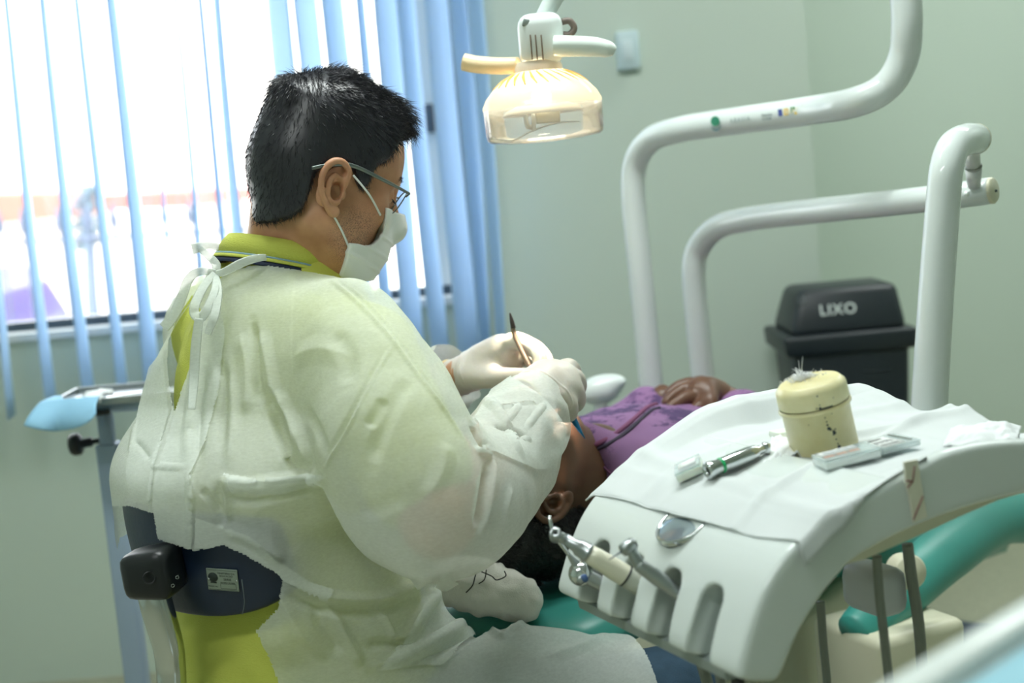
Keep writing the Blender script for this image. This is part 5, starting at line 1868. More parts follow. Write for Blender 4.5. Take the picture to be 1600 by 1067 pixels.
# pleats run across the mask
ple = np.zeros(len(V))
for u0 in (-0.028, -0.050, -0.07):
    t_ = V[:, 2] - u0 + 0.10 * (V[:, 0] - 0.1)
    ple += 0.0016 * np.clip(1 - np.abs(t_) / 0.004, 0, 1)
V = V + N * ple[:, None]
V[:, 0] = sq(V[:, 0])
mask = link('face_mask', fast_mesh('face_mask', V @ HB + np.array(HO), Q), M_MASK, dentist)
for pts in ([(599, 336), (575, 305), (549, 274)], [(548, 384), (535, 360), (521, 338)]):
    P = []
    for i, (px, py) in enumerate(pts):
        f_, u_ = hd(px, py, -0.076)
        P.append(H(f_, (-0.0625, -0.083, -0.085)[i] if py < 340 and pts[0][1] < 340 else (-0.064, -0.072, -0.0785)[i], u_))
    MB().tube(P, 0.0014, 8).build('ear_loop', M_MASK, mask)
tbp = MB()
for i in range(3):
    f_, u_ = hd(544 + i * 4, 389, -0.066)
    tbp.box(H(f_, -0.0672, u_), (0.002, 0.001, 0.005))
tbp.build('weld_mark', mat('weld_grey', srgb(196, 200, 200), 0.8, var=0), mask, smooth=False)

# ------------------------------------------------------------------ glasses
M_FRAME = mat('gunmetal', srgb(118, 126, 124), 0.3, 0.85, var=0)
gls = []
tp_ = [hd(641, 303, -0.071), hd(600, 283, -0.075), hd(549, 259, -0.080), hd(515, 258, -0.086), hd(486, 263, -0.086)]
P = [H(tp_[0][0], -0.070, tp_[0][1]), H(tp_[1][0], -0.0815, tp_[1][1]), H(tp_[2][0], -0.0855, tp_[2][1]), H(tp_[3][0], -0.0905, tp_[3][1]), H(tp_[4][0], -0.0905, tp_[4][1])]
frm = MB()
frm.tube(P, [0.0016, 0.0024, 0.0027, 0.0026, 0.0022], 8, flat=(tuple(hl_), 0.6))
frm.tube([Vector(p) + hl_ * (-2 * (p - HO).dot(hl_)) for p in P], [0.0016, 0.0024, 0.0027, 0.0026, 0.0022], 8, flat=(tuple(hl_), 0.6))
gf, gu = tp_[0]
lens = []
for sd in (-1, 1):
    ring = []
    for k in range(28):
        a = 2 * math.pi * k / 28
        y = 0.0255 * math.copysign(abs(math.cos(a)) ** 0.8, math.cos(a))
        z = 0.0165 * math.copysign(abs(math.sin(a)) ** 0.8, math.sin(a))
        ring.append(H(gf + 0.004 - abs(sd * 0.035 + y) * 0.13 + z * 0.22, sd * 0.036 + y, gu - 0.012 + z))
    frm.tube(ring + [ring[0]], 0.0009, 6, smooth=False)
    lens.append(ring)
frm.tube([H(gf + 0.003, -0.011, gu - 0.004), H(gf + 0.007, 0, gu - 0.001), H(gf + 0.003, 0.011, gu - 0.004)], 0.0009, 6)
for sd in (-1, 1):
    frm.tube([H(gf - 0.001, sd * 0.0605, gu - 0.004), H(gf, sd * 0.066, gu)], 0.0014, 8)
glo = frm.build('glasses', M_FRAME, dentist)
for ring in lens:
    MB().add(ring, [tuple(range(28))]).build('lens', M_GLASS, glo)

# ------------------------------------------------------------------ polo shirt
F = Field((-0.60, 1.40, 0.50), (0.10, 2.40, 1.2), 0.005)
torso(F, 0.012)
F.chain([SR, SR.lerp(ER, 0.4), SR.lerp(ER, 0.72)], [0.072, 0.068, 0.066], 0.05)
F.chain([SLf, SLf.lerp(EL, 0.4), SLf.lerp(EL, 0.72)], [0.072, 0.068, 0.066], 0.05)
V, Q = F.mesh()
V = relax(V, Q, 3)
N = normals(V, Q)
rip = np.array([0.006 * noise.noise(Vector((v[0] * 14, v[1] * 14, v[2] * 7))) + 0.004 * abs(noise.noise(Vector((v[0] * 22 + v[2] * 14, v[1] * 22, v[2] * 22 + 5)))) for v in V])
low = np.clip((0.86 - V[:, 2]) / 0.2, 0, 1)
rip += low * np.array([0.012 * (1 - abs(noise.noise(Vector((v[0] * 7 + v[2] * 9, v[1] * 7, v[2] * 12))))) for v in V])
V = V + N * rip[:, None]
kill = np.linalg.norm(V - np.array(nb), axis=1) < 0.058
V, Q = drop_faces(V, Q, kill)
polo = link('polo_shirt', fast_mesh('polo_shirt', V, Q), M_POLO, dentist)
# folded collar
cn = (FD * 0.30 + ZD * 0.95).normalized()
cc = at(433, 404, 1.868)
ca_, cb_ = FD - cn * FD.dot(cn), None
ca_.normalize()
cb_ = cn.cross(ca_)


def cring(rad_f, rad_s, h, dip=0.0):
    return [cc + ca_ * rad_f * math.cos(a) + cb_ * rad_s * math.sin(a) + cn * (h + dip * max(0, math.cos(a)) ** 2) for a in np.linspace(0, 2 * math.pi, 65)[:-1]]


def band(name, rows, m, parent):
    mb = MB()
    vs = [p for r_ in rows for p in r_]
    n = 64
    mb.add(vs, [(i * n + k, i * n + (k + 1) % n, (i + 1) * n + (k + 1) % n, (i + 1) * n + k) for i in range(len(rows) - 1) for k in range(n)])
    return mb.build(name, m, parent, solid=0.0016)


col_ = band('collar', [cring(0.060, 0.062, 0.0, -0.01), cring(0.064, 0.066, 0.018, -0.01), cring(0.067, 0.070, 0.0195, -0.01), cring(0.073, 0.076, 0.010, -0.012), cring(0.078, 0.082, -0.006, -0.015)], M_POLO, polo)
band('collar_stripe', [cring(0.0785, 0.0825, -0.0060, -0.015), cring(0.0795, 0.0838, -0.0085, -0.015)], mat('grey_stripe', srgb(136, 168, 178), 0.8, var=0), col_)
band('collar_edge', [cring(0.0795, 0.0838, -0.0085, -0.015), cring(0.0812, 0.0858, -0.0125, -0.015)], M_POLO, col_)
band('collar_trim', [cring(0.0790, 0.0835, -0.0125, -0.015), cring(0.084, 0.089, -0.019, -0.015)], M_POLO_DK, col_)

# ------------------------------------------------------------------ jeans and shoes
HIP_R, KN_R = Vector((-0.24, 1.715, 0.575)), at(1052, 1066, 1.86)
KN_R = Vector((KN_R.x, 1.86, 0.545))
HIP_L, KN_L = Vector((-0.35, 1.865, 0.575)), Vector((0.02, 2.17, 0.53))
AN_R, AN_L = Vector((0.22, 1.93, 0.09)), Vector((0.02, 2.21, 0.09))
F = Field((-0.5, 1.55, 0.06), (0.36, 2.4, 0.72), 0.006)
F.loft([(0.48, -0.31, 1.79, 0.17, 0.13, YAWR), (0.6, -0.312, 1.79, 0.178, 0.135, YAWR)], 0.0)
F.chain([HIP_R, HIP_R.lerp(KN_R, 0.6), KN_R], [0.085, 0.077, 0.068], 0.05, n=2)
F.chain([KN_R, KN_R.lerp(AN_R, 0.4), AN_R], [0.066, 0.062, 0.05], 0.02, n=2)
F.chain([HIP_L, HIP_L.lerp(KN_L, 0.6), KN_L], [0.085, 0.077, 0.068], 0.05, n=2)
F.chain([KN_L, KN_L.lerp(AN_L, 0.4), AN_L], [0.066, 0.062, 0.05], 0.02, n=2)
V, Q = F.mesh()
V = relax(V, Q, 3)
N = normals(V, Q)
V = V + N * np.array([[0.005 * noise.noise(Vector((v[0] * 16, v[1] * 16, v[2] * 10))) + 0.003 * abs(noise.noise(Vector((v[0] * 30, v[1] * 30, v[2] * 50))))] for v in V])
link('jeans', fast_mesh('jeans', V, Q), M_JEANS, dentist)
for an in (AN_R, AN_L):
    F = Field((an.x - 0.12, an.y - 0.14, -0.005), (an.x + 0.25, an.y + 0.25, 0.14), 0.006)
    F.chain([an - FD * 0.04 - ZD * 0.04, an + FD * 0.08 - ZD * 0.048, an + FD * 0.17 - ZD * 0.055], [0.042, 0.042, 0.034], 0.0)
    F.cone(tuple(an), tuple(an - ZD * 0.03), 0.045, 0.045, 0.03)
    F.half((0, 0, 0.001), (0, 0, -1))
    V, Q = F.mesh()
    link('shoe', fast_mesh('shoe', relax(V, Q, 2), Q), M_BLACK, dentist)

# ------------------------------------------------------------------ gloves
M_GLOVE = NT('latex')
_b = pbsdf(M_GLOVE, srgb(220, 212, 202), 0.38)
_b.inputs['Subsurface Weight'].default_value = 0.2
_b.inputs['Subsurface Radius'].default_value = (0.008, 0.005, 0.003)
_tc = M_GLOVE.n('ShaderNodeTexCoord')
_nz = M_GLOVE.n('ShaderNodeTexNoise', _Scale=160.0, _Detail=4.0)
_bp = M_GLOVE.n('ShaderNodeBump', _Strength=0.25, _Distance=0.002)
M_GLOVE.l(_tc.outputs['Object'], _nz.inputs['Vector'])
M_GLOVE.l(_nz.outputs['Fac'], _bp.inputs['Height'])
M_GLOVE.l(_bp.outputs['Normal'], _b.inputs['Normal'])
M_GLOVE.l(_b.outputs[0], M_GLOVE.out.inputs[0])
M_GLOVE = M_GLOVE.m
M_CUFF = mat('yellowed_latex', srgb(232, 214, 160), 0.45, var=0.04)


def hand(name, palm, fingers, cuff, m, h=0.0016, kk=0.010):
    P = [at(*p[:3]) for p in palm] + [at(*p[:3]) for f in fingers for p in f]
    lo = [min(p[i] for p in P) - 0.055 for i in range(3)]
    hi = [max(p[i] for p in P) + 0.055 for i in range(3)]
    F = Field(lo, hi, h)
    F.chain([at(*p[:3]) for p in palm], [p[3] for p in palm], 0.0, n=4)
    for f in fingers:
        F.chain([at(*p[:3]) for p in f], [p[3] for p in f], kk if f is not fingers[-1] else 0.016, n=4)
    V, Q = F.mesh()
    V = relax(V, Q, 2)
    return F, V, Q


# right hand: back of the hand to the camera, fingers curled away
palmR = [(822, 624, 1.838, 0.030), (836, 612, 1.855, 0.031), (856, 600, 1.875, 0.034), (872, 598, 1.885, 0.030)]
fingR = [
    [(866, 584, 1.905, 0.0135), (888, 573, 1.94, 0.0122), (897, 584, 1.975, 0.0108), (884, 600, 1.995, 0.0095)],
    [(876, 590, 1.88, 0.0140), (898, 590, 1.915, 0.0128), (904, 606, 1.95, 0.0112), (890, 618, 1.975, 0.0096)],
    [(878, 604, 1.862, 0.0138), (899, 612, 1.885, 0.0124), (902, 630, 1.92, 0.0108), (888, 638, 1.95, 0.0094)],
    [(874, 618, 1.85, 0.0125), (890, 632, 1.862, 0.0112), (890, 648, 1.89, 0.0098), (878, 650, 1.92, 0.0086)],
    [(838, 600, 1.885, 0.0165), (850, 586, 1.925, 0.0140), (858, 586, 1.96, 0.0115), (862, 592, 1.985, 0.0095)]]
F, V, Q = hand('glove', palmR, fingR, None, M_GLOVE)
N = normals(V, Q)
ax = (at(856, 600, 1.875) - at(822, 624, 1.838)).normalized()
w0 = at(822, 624, 1.838)
sl = (V - np.array(w0)) @ np.array(ax)
V = V + N * (0.0012 * np.clip(1 - np.abs((sl - 0.012 + 0.01 * np.sin(V[:, 2] * 90)) / 0.0022), 0, 1) + 0.0010 * np.clip(1 - np.abs((sl - 0.022 + 0.006 * np.sin(V[:, 2] * 70 + 1)) / 0.002), 0, 1) + 0.001 * np.clip(1 - np.abs((sl - 0.034 - 0.008 * np.sin(V[:, 2] * 60)) / 0.0022), 0, 1))[:, None]
V, Q = drop_faces(V, Q, sl < -0.004)
link('glove', fast_mesh('glove', V, Q), M_GLOVE, dentist)
ca2 = ax.orthogonal().normalized()
cb2 = ax.cross(ca2)
MB().tube([w0 - ax * 0.003 + (ca2 * math.cos(a) + cb2 * math.sin(a)) * 0.0298 for a in np.linspace(0, 6.2832, 40)], 0.0016, 8, smooth=False, cap=False).build('glove_cuff', M_CUFF, dentist)

# left hand: thumb side to the camera, holding the instrument
palmL = [(706, 592, 2.095, 0.028), (728, 584, 2.08, 0.0285), (756, 570, 2.06, 0.032), (784, 556, 2.045, 0.032)]
fingL = [
    [(786, 545, 2.028, 0.0160), (806, 533, 2.012, 0.0135), (836, 546, 1.985, 0.0122), (845, 568, 1.965, 0.0102), (836, 590, 1.955, 0.0086)],
    [(790, 548, 2.055, 0.0150), (826, 541, 2.04, 0.0136), (850, 560, 2.015, 0.0122), (852, 582, 1.99, 0.0100), (842, 596, 1.975, 0.0088)],
    [(788, 562, 2.08, 0.0145), (824, 560, 2.07, 0.0126), (842, 580, 2.05, 0.0112), (838, 598, 2.03, 0.0095)],
    [(780, 574, 2.095, 0.0130), (808, 580, 2.09, 0.0112), (822, 596, 2.075, 0.0098), (816, 608, 2.06, 0.0085)],
    [(738, 588, 2.04, 0.0190), (768, 590, 2.01, 0.0155), (798, 588, 1.98, 0.0122), (820, 588, 1.962, 0.0112), (834, 590, 1.955, 0.0092)]]
F, V, Q = hand('glove', palmL, fingL, None, M_GLOVE)
N = normals(V, Q)
ax = (at(756, 570, 2.06) - at(706, 592, 2.095)).normalized()
w0 = at(706, 592, 2.095)
sl = (V - np.array(w0)) @ np.array(ax)
wr = sum(0.0009 * np.clip(1 - np.abs((sl - s_ + 0.006 * np.sin(V[:, 2] * 80 + s_ * 300)) / 0.0018), 0, 1) for s_ in (0.012, 0.021, 0.036, 0.042, 0.048))
V = V + N * wr[:, None]
V, Q = drop_faces(V, Q, sl < 0.0)
link('glove', fast_mesh('glove', V, Q), M_GLOVE, dentist)
ca2 = ax.orthogonal().normalized()
cb2 = ax.cross(ca2)
MB().tube([w0 + ax * 0.001 + (ca2 * math.cos(a) + cb2 * math.sin(a)) * 0.0285 for a in np.linspace(0, 6.2832, 40)], 0.002, 8, smooth=False, cap=False).build('glove_cuff', M_CUFF, dentist)
ins = thing('dental_mirror', 'thin metal instrument pointing up out of the far gloved hand', 'instrument', at(816, 555, 1.99))
i0, i1, i2 = at(797, 490, 2.0), at(806, 528, 1.995), at(838, 594, 1.95)
MB().tube([i0, i0.lerp(i1, 0.3), i1, i2], [0.0008, 0.0028, 0.0038, 0.0034], 12, samples=5).build('shaft', mat('tan_handle', srgb(150, 128, 112), 0.35, 0.7), ins)
MB().tube([i0 - (i1 - i0).normalized() * 0.001, i0.lerp(i1, 0.3), i0.lerp(i1, 0.6)], [0.0009, 0.0031, 0.0037], 10).build('dark_tip', mat('dark_steel', srgb(70, 66, 66), 0.3, 0.8), ins)

# ------------------------------------------------------------------ gown
M_GOWN = NT('nonwoven_gown')
_d = M_GOWN.n('ShaderNodeBsdfDiffuse', _Color=srgb(232, 238, 232))
_s = M_GOWN.n('ShaderNodeBsdfTranslucent', _Color=srgb(232, 238, 232))
_t = M_GOWN.n('ShaderNodeBsdfTransparent')
_m1 = M_GOWN.n('ShaderNodeMixShader', _Fac=0.28)
_m2 = M_GOWN.n('ShaderNodeMixShader', _Fac=0.3)
_tc = M_GOWN.n('ShaderNodeTexCoord')
_mp = M_GOWN.n('ShaderNodeMapping')
_mp.inputs['Scale'].default_value = (1, 1, 3.0)
_mp.inputs['Rotation'].default_value = (0.3, 0.2, 0)
_n1 = M_GOWN.n('ShaderNodeTexNoise', _Scale=150.0, _Detail=6.0, _Roughness=0.7)
_cr = M_GOWN.n('ShaderNodeValToRGB')
_cr.color_ramp.elements[0].color = (0.28, 0.28, 0.28, 1)
_cr.color_ramp.elements[0].position = 0.3
_cr.color_ramp.elements[1].color = (0.40, 0.40, 0.40, 1)
_cr.color_ramp.elements[1].position = 0.7
_n2 = M_GOWN.n('ShaderNodeTexWave', wave_type='BANDS', bands_direction='Z', _Scale=260.0, _Distortion=1.5)
_n2.inputs['Detail Scale'].default_value = 1.0
_bp = M_GOWN.n('ShaderNodeBump', _Strength=0.16, _Distance=0.001)
_bq = M_GOWN.n('ShaderNodeBump', _Strength=0.15, _Distance=0.001)
M_GOWN.l(_tc.outputs['Object'], _mp.inputs['Vector'])
M_GOWN.l(_mp.outputs['Vector'], _n1.inputs['Vector'])
M_GOWN.l(_tc.outputs['Object'], _n2.inputs['Vector'])
M_GOWN.l(_n1.outputs['Fac'], _cr.inputs[0])
M_GOWN.l(_n2.outputs['Color'], _bp.inputs['Height'])
M_GOWN.l(_n1.outputs['Fac'], _bq.inputs['Height'])
M_GOWN.l(_bp.outputs['Normal'], _bq.inputs['Normal'])
M_GOWN.l(_bq.outputs['Normal'], _d.inputs['Normal'])
M_GOWN.l(_cr.outputs[0], _m2.inputs[0])
M_GOWN.l(_d.outputs[0], _m1.inputs[1])
M_GOWN.l(_s.outputs[0], _m1.inputs[2])
M_GOWN.l(_m1.outputs[0], _m2.inputs[1])
M_GOWN.l(_t.outputs[0], _m2.inputs[2])
M_GOWN.l(_m2.outputs[0], M_GOWN.out.inputs[0])
M_GOWN = M_GOWN.m

GH = 0.0045
F = Field((-0.66, 1.36, 0.47), (0.24, 2.36, 1.22), GH)
GT = [(1.185, -0.298, 1.874, 0.085, 0.080), (1.155, -0.302, 1.872, 0.125, 0.098), (1.12, -0.308, 1.870, 0.176, 0.118), (1.06, -0.310, 1.868, 0.214, 0.148), (0.97, -0.318, 1.852, 0.230, 0.178), (0.90, -0.330, 1.815, 0.200, 0.198), (0.84, -0.330, 1.798, 0.190, 0.202), (0.79, -0.320, 1.792, 0.200, 0.19), (0.70, -0.308, 1.795, 0.208, 0.17), (0.60, -0.31, 1.79, 0.210, 0.17), (0.47, -0.31, 1.79, 0.225, 0.175)]
F.loft([(z, x, y, a, b, YAWR) for z, x, y, a, b in GT], 0.0)
# near sleeve
F.chain([at(548, 522, 1.735), at(580, 600, 1.665), at(618, 695, 1.605), at(655, 780, 1.575), at(684, 805, 1.575)], [0.068, 0.080, 0.092, 0.084, 0.070], 0.05)
F.chain([at(664, 780, 1.575), at(712, 786, 1.60), at(760, 756, 1.665), at(795, 708, 1.735), at(816, 664, 1.795), at(834, 628, 1.85)], [0.078, 0.079, 0.070, 0.062, 0.055, 0.050], 0.03)
# far sleeve
F.chain([SLf, SLf.lerp(EL, 0.5), EL], [0.082, 0.085, 0.07], 0.05)
F.chain([EL, EL.lerp(WL, 0.45), EL.lerp(WL, 0.85), WL + (WL - EL) * 0.1], [0.07, 0.068, 0.054, 0.046], 0.03)
# lap and thighs
F.chain([HIP_R, HIP_R.lerp(KN_R, 0.5) + ZD * 0.012, KN_R - (KN_R - HIP_R) * 0.06], [0.118, 0.112, 0.086], 0.06, n=3)
F.chain([HIP_L, HIP_L.lerp(KN_L, 0.5), KN_L - (KN_L - HIP_L) * 0.06], [0.118, 0.104, 0.085], 0.06, n=3)
V, Q = F.mesh()
V = relax(V, Q, 3)

# broad wind of the fabric, then faceted crumples on the forearms and lap
N = normals(V, Q)
elb = np.array(at(690, 800, 1.58))
wri = np.array(at(828, 640, 1.83))
fa_t = np.clip(((V - elb) @ (wri - elb)) / ((wri - elb) @ (wri - elb)), 0, 1)
fa = np.clip(1.35 - np.linalg.norm(V - elb - fa_t[:, None] * (wri - elb), axis=1) / 0.11, 0, 1) * np.clip(fa_t * 2.2 - 0.35, 0, 1)
fl_t = np.clip(((V - np.array(EL)) @ np.array(WL - EL)) / ((WL - EL).length_squared), 0, 1)
fl = np.clip(1.35 - np.linalg.norm(V - np.array(EL) - fl_t[:, None] * np.array(WL - EL), axis=1) / 0.1, 0, 1) * np.clip(fl_t * 2 - 0.6, 0, 1)
fa = np.maximum(fa, fl)
lap = np.clip((0.74 - V[:, 2]) / 0.12, 0, 1) * np.clip((V[:, 0] + 0.22) / 0.1, 0, 1)
disp = np.zeros(len(V))
for i, v in enumerate(V):
    a = 0.007 * noise.noise(Vector((v[0] * 9, v[1] * 9, v[2] * 5)))
    a += 0.0035 * noise.noise(Vector((v[0] * 22 + 3, v[1] * 22, v[2] * 9)))
    c = max(fa[i], 0.25 * lap[i])
    if c > 0.02:
        dd, _p = noise.voronoi(Vector((v[0] * 24, v[1] * 24, v[2] * 24 + 1.7)))
        a += c * (0.020 * (dd[0] - 0.35) * 0.8)
    disp[i] = a
V = V + N * disp[:, None]


# the back hem is draped over the top of the stool's pad
vb = V - np.array([-0.32, 1.80, 0.0])
pb_, qb_ = -(vb @ np.array(PF)), vb @ np.array(PR)
b0 = np.array(bc) - np.array([-0.32, 1.80, 0.0])
aa = (qb_ - b0 @ np.array(PR)) / 0.156
pad_out = -(b0 @ np.array(PF)) - 0.062 * np.clip(aa, -1.05, 1.05) ** 2 + 0.014
w_ = np.clip((1.02 - V[:, 2]) / 0.09, 0, 1) * np.clip((V[:, 2] - 0.72) / 0.05, 0, 1) * np.clip((1.25 - np.abs(aa)) / 0.25, 0, 1) * (pb_ > 0.04)
w_ = w_ * w_ * (3 - 2 * w_)
push = np.maximum(pad_out + 0.008 - pb_, 0) * w_
V = V - np.array(PF) * push[:, None]
V = relax(V, Q, 2)


def subdivide(V, Q):
    """one linear subdivision of a quad mesh"""
    E = np.concatenate([np.stack([Q[:, i], Q[:, (i + 1) % 4]], 1) for i in range(4)])
    Es = np.sort(E, axis=1)
    u, inv = np.unique(Es, axis=0, return_inverse=True)
    inv = inv.ravel()
    n, m = len(V), len(Q)
    Vn = np.concatenate([V, (V[u[:, 0]] + V[u[:, 1]]) / 2, V[Q].mean(axis=1)])
    e = [n + inv[i * m:(i + 1) * m] for i in range(4)]
    c = n + len(u) + np.arange(m)
    Qn = np.concatenate([np.stack([Q[:, i], e[i], c, e[(i + 3) % 4]], 1) for i in range(4)])
    return Vn, Qn


# cut away the far back half early: keep everything, but refine it
V, Q = subdivide(V, Q)
V = relax(V, Q, 1)
N = normals(V, Q)
tree = BVHTree.FromPolygons([tuple(v) for v in V], Q.tolist())


def drape(pts, k=5):
    """run a polyline of survey points over the gown's surface"""
    if len(pts) > 2:
        q = smooth_poly([pts[0]] + list(pts) + [pts[-1]], k, closed=False)
    else:
        q = [(pts[0][0] + (pts[1][0] - pts[0][0]) * i / 6, pts[0][1] + (pts[1][1] - pts[0][1]) * i / 6) for i in range(7)]
    out = []
    for px, py in q:
        d = ray(px, py).normalized()
        h, n, _, _ = tree.ray_cast(EYE, d)
        if h is not None:
            out.append(tuple(h))
    return np.array(out)


# (kind, survey points, height, width): ridges and valleys of the gown, and edges of overlapping panels
FOLDS = [
    ('r', [(515, 436), (560, 474), (610, 528), (650, 582), (690, 634), (735, 700)], 0.0030, 0.0045),
    ('r', [(528, 436), (575, 474), (622, 528), (662, 585), (700, 636)], 0.0022, 0.004),
    ('r', [(616, 536), (584, 590), (552, 652), (520, 710), (500, 742)], 0.0040, 0.0045),
    ('v', [(606, 548), (572, 608), (538, 670), (512, 718)], 0.0030, 0.008),
    ('v', [(600, 620), (585, 650), (572, 672)], 0.004, 0.010),
    ('v', [(640, 590), (610, 640), (590, 690), (580, 735)], 0.004, 0.014),
    ('v', [(396, 500), (400, 540), (402, 590), (404, 640)], 0.0055, 0.008),
    ('r', [(376, 520), (386, 560), (388, 610), (384, 660)], 0.005, 0.016),
    ('r', [(408, 515), (420, 570), (426, 620), (424, 665)], 0.005, 0.014),
    ('v', [(405, 600), (428, 640), (445, 690), (462, 726), (500, 748)], 0.012, 0.012),
    ('r', [(430, 608), (452, 650), (468, 700), (492, 734)], 0.007, 0.014),
    ('v', [(345, 560), (352, 600), (348, 660), (344, 720)], 0.0035, 0.012),
    ('r', [(362, 580), (366, 640), (362, 700), (356, 748)], 0.004, 0.012),
    ('r', [(318, 560), (308, 620), (300, 680), (297, 740)], 0.0035, 0.010),
    ('v', [(330, 570), (320, 630), (313, 690), (310, 745)], 0.003, 0.010),
    ('r', [(345, 752), (380, 762), (430, 756), (475, 748), (508, 745)], 0.0105, 0.014),
    ('v', [(348, 770), (390, 778), (440, 768), (505, 752)], 0.0075, 0.013),
    ('r', [(242, 737), (270, 737), (298, 736)], 0.0025, 0.005),
    ('r', [(300, 742), (302, 790), (300, 850)], 0.003, 0.005),
    ('r', [(350, 744), (356, 790), (362, 820)], 0.006, 0.008),
    ('v', [(340, 760), (345, 800), (352, 830)], 0.006, 0.009),
    ('v', [(316, 764), (330, 782), (344, 806)], 0.005, 0.006),
    ('r', [(350, 826), (385, 836), (420, 858), (452, 882)], 0.006, 0.012),
    ('v', [(400, 800), (440, 830), (470, 868)], 0.003, 0.02),
    ('r', [(225, 600), (212, 660), (204, 710)], 0.003, 0.008),
    ('v', [(236, 720), (222, 700), (210, 690)], 0.0025, 0.006),
    # waist and lap
    ('r', [(430, 900), (480, 926), (540, 938), (600, 936), (650, 912), (682, 882)], 0.008, 0.012),
    ('v', [(440, 922), (490, 944), (545, 952), (600, 950), (640, 930)], 0.009, 0.012),
    ('r', [(508, 936), (530, 980), (552, 1020), (570, 1046)], 0.010, 0.012),
    ('v', [(490, 945), (512, 990), (540, 1030)], 0.006, 0.012),
    ('r', [(570, 1046), (630, 1024), (700, 990), (770, 950), (830, 925)], 0.0065, 0.009),
    ('v', [(600, 1050), (660, 1030), (730, 995), (790, 962)], 0.007, 0.012),
    ('r', [(704, 902), (670, 940), (640, 985), (612, 1010)], 0.006, 0.012),
    ('r', [(588, 940), (606, 975), (618, 1004)], 0.005, 0.008),
    ('v', [(570, 1008), (610, 1006), (645, 1010)], 0.007, 0.010),
    ('r', [(760, 975), (782, 996), (800, 985), (860, 962)], 0.006, 0.009),
    ('r', [(800, 985), (850, 962), (900, 950), (950, 975)], 0.006, 0.010),
    ('r', [(960, 985), (900, 1012), (840, 1030)], 0.004, 0.014),
    ('r', [(440, 940), (470, 990), (520, 1040)], 0.004, 0.010),
    ('r', [(850, 974), (895, 956), (945, 974)], 0.014, 0.030),
    # sleeve and forearm
    ('v', [(761, 728), (757, 760), (750, 800), (744, 832)], 0.012, 0.007),
    ('r', [(772, 716), (770, 750), (762, 800), (750, 836)], 0.0045, 0.006),
    ('r', [(742, 702), (755, 708), (770, 716)], 0.006, 0.007),
    ('v', [(738, 664), (752, 690), (766, 704)], 0.009, 0.010),
    ('r', [(762, 625), (782, 652), (800, 690), (822, 728)], 0.006, 0.008),
    ('v', [(770, 668), (800, 676), (828, 690)], 0.0075, 0.009),
    ('r', [(775, 664), (812, 682), (832, 692)], 0.005, 0.006),
    ('r', [(758, 645), (800, 636), (842, 632)], 0.003, 0.004),
    ('r', [(790, 660), (812, 634)], 0.003, 0.004),
    ('r', [(820, 672), (850, 632)], 0.003, 0.004),
    ('r', [(800, 760), (790, 800), (782, 840)], 0.0025, 0.008),
    ('r', [(700, 690), (690, 740), (660, 790)], 0.003, 0.014),
    ('v', [(560, 800), (600, 790), (640, 770)], 0.004, 0.014),
    ('v', [(480, 640), (500, 680), (512, 725)], 0.004, 0.012),
    ('r', [(455, 560), (500, 545), (560, 560)], 0.003, 0.020),
    ('v', [(520, 520), (545, 560), (540, 610)], 0.0035, 0.016),
]
dsp = np.zeros(len(V))
for kind, pts, amp, wid in FOLDS:
    A = drape(pts)
    if len(A) < 2:
        continue
    lo, hi = A.min(0) - wid * 2, A.max(0) + wid * 2
    m = np.all((V > lo) & (V < hi), axis=1)
    if not m.any():
        continue
    idx = np.nonzero(m)[0]
    dd, tt = seg_dist(V[idx], A)
    fade = np.clip(np.minimum(tt, 1 - tt) * 6, 0.15, 1)
    pr = np.clip(1 - dd / wid, 0, 1)
    pr = pr ** 1.35 if kind == 'r' else np.sin(pr * math.pi / 2) ** 1.6
    dsp[idx] += 1.3 * (amp if kind == 'r' else -amp) * pr * fade
V = V + N * dsp[:, None]
# the right back panel lies over the left one: a step along its edge
EDGE = drape([(322, 512), (306, 560), (286, 612), (264, 672), (244, 730), (238, 800)])
idx = np.nonzero(np.all((V > EDGE.min(0) - 0.12) & (V < EDGE.max(0) + 0.12), axis=1))[0]
dd, tt = seg_dist(V[idx], EDGE)
px, py = proj(V[idx])
ex, ey = proj(EDGE)
xe = np.interp(py, ey, ex)
side = np.clip((px - xe) / 2.2, -0.0, 1)
front = (np.array(EYE) - V[idx]) * N[idx]
vis = front.sum(axis=1) > 0
V[idx] += N[idx] * (0.010 * side * np.exp(-dd / 0.05) * vis)[:, None]

# openings: neck, back slit, below the back hem, over the knees
px, py = proj(V)
facing = ((np.array(EYE) - V) * N).sum(axis=1) > 0
kill = np.zeros(len(V), dtype=bool)
HEM = [(90, 792), (204, 792), (228, 800), (240, 803), (246, 842), (272, 852), (302, 862), (325, 858), (350, 851), (385, 868), (428, 893), (440, 905), (433, 950), (398, 985), (420, 1030), (436, 1072), (436, 1300), (90, 1300)]
kill |= inside_poly(HEM, px, py) & (V[:, 1] < 1.98) & facing
vb = V - np.array([-0.32, 1.80, 0.0])
pb_, qb_ = -(vb @ np.array(PF)), vb @ np.array(PR)
kill |= (pb_ > 0.0) & (qb_ < 0.13) & (V[:, 2] < 0.845)
kill |= (pb_ > -0.12) & (qb_ < -0.02) & (V[:, 2] < 0.80)
SLIT = [(300, 462), (312, 482), (316, 505), (312, 540), (300, 575), (284, 616), (273, 642), (266, 612), (262, 570), (264, 530), (276, 498)]
kill |= inside_poly(SLIT, px, py) & facing
# neck opening follows the collar
rel = V - np.array(cc)
hn_ = rel @ np.array(cn)
rd = np.sqrt((rel @ np.array(ca_)) ** 2 + (rel @ np.array(cb_)) ** 2)
kill |= (hn_ > -0.017) & (rd < 0.15)
kill |= (rd < 0.081) & (hn_ > -0.06)
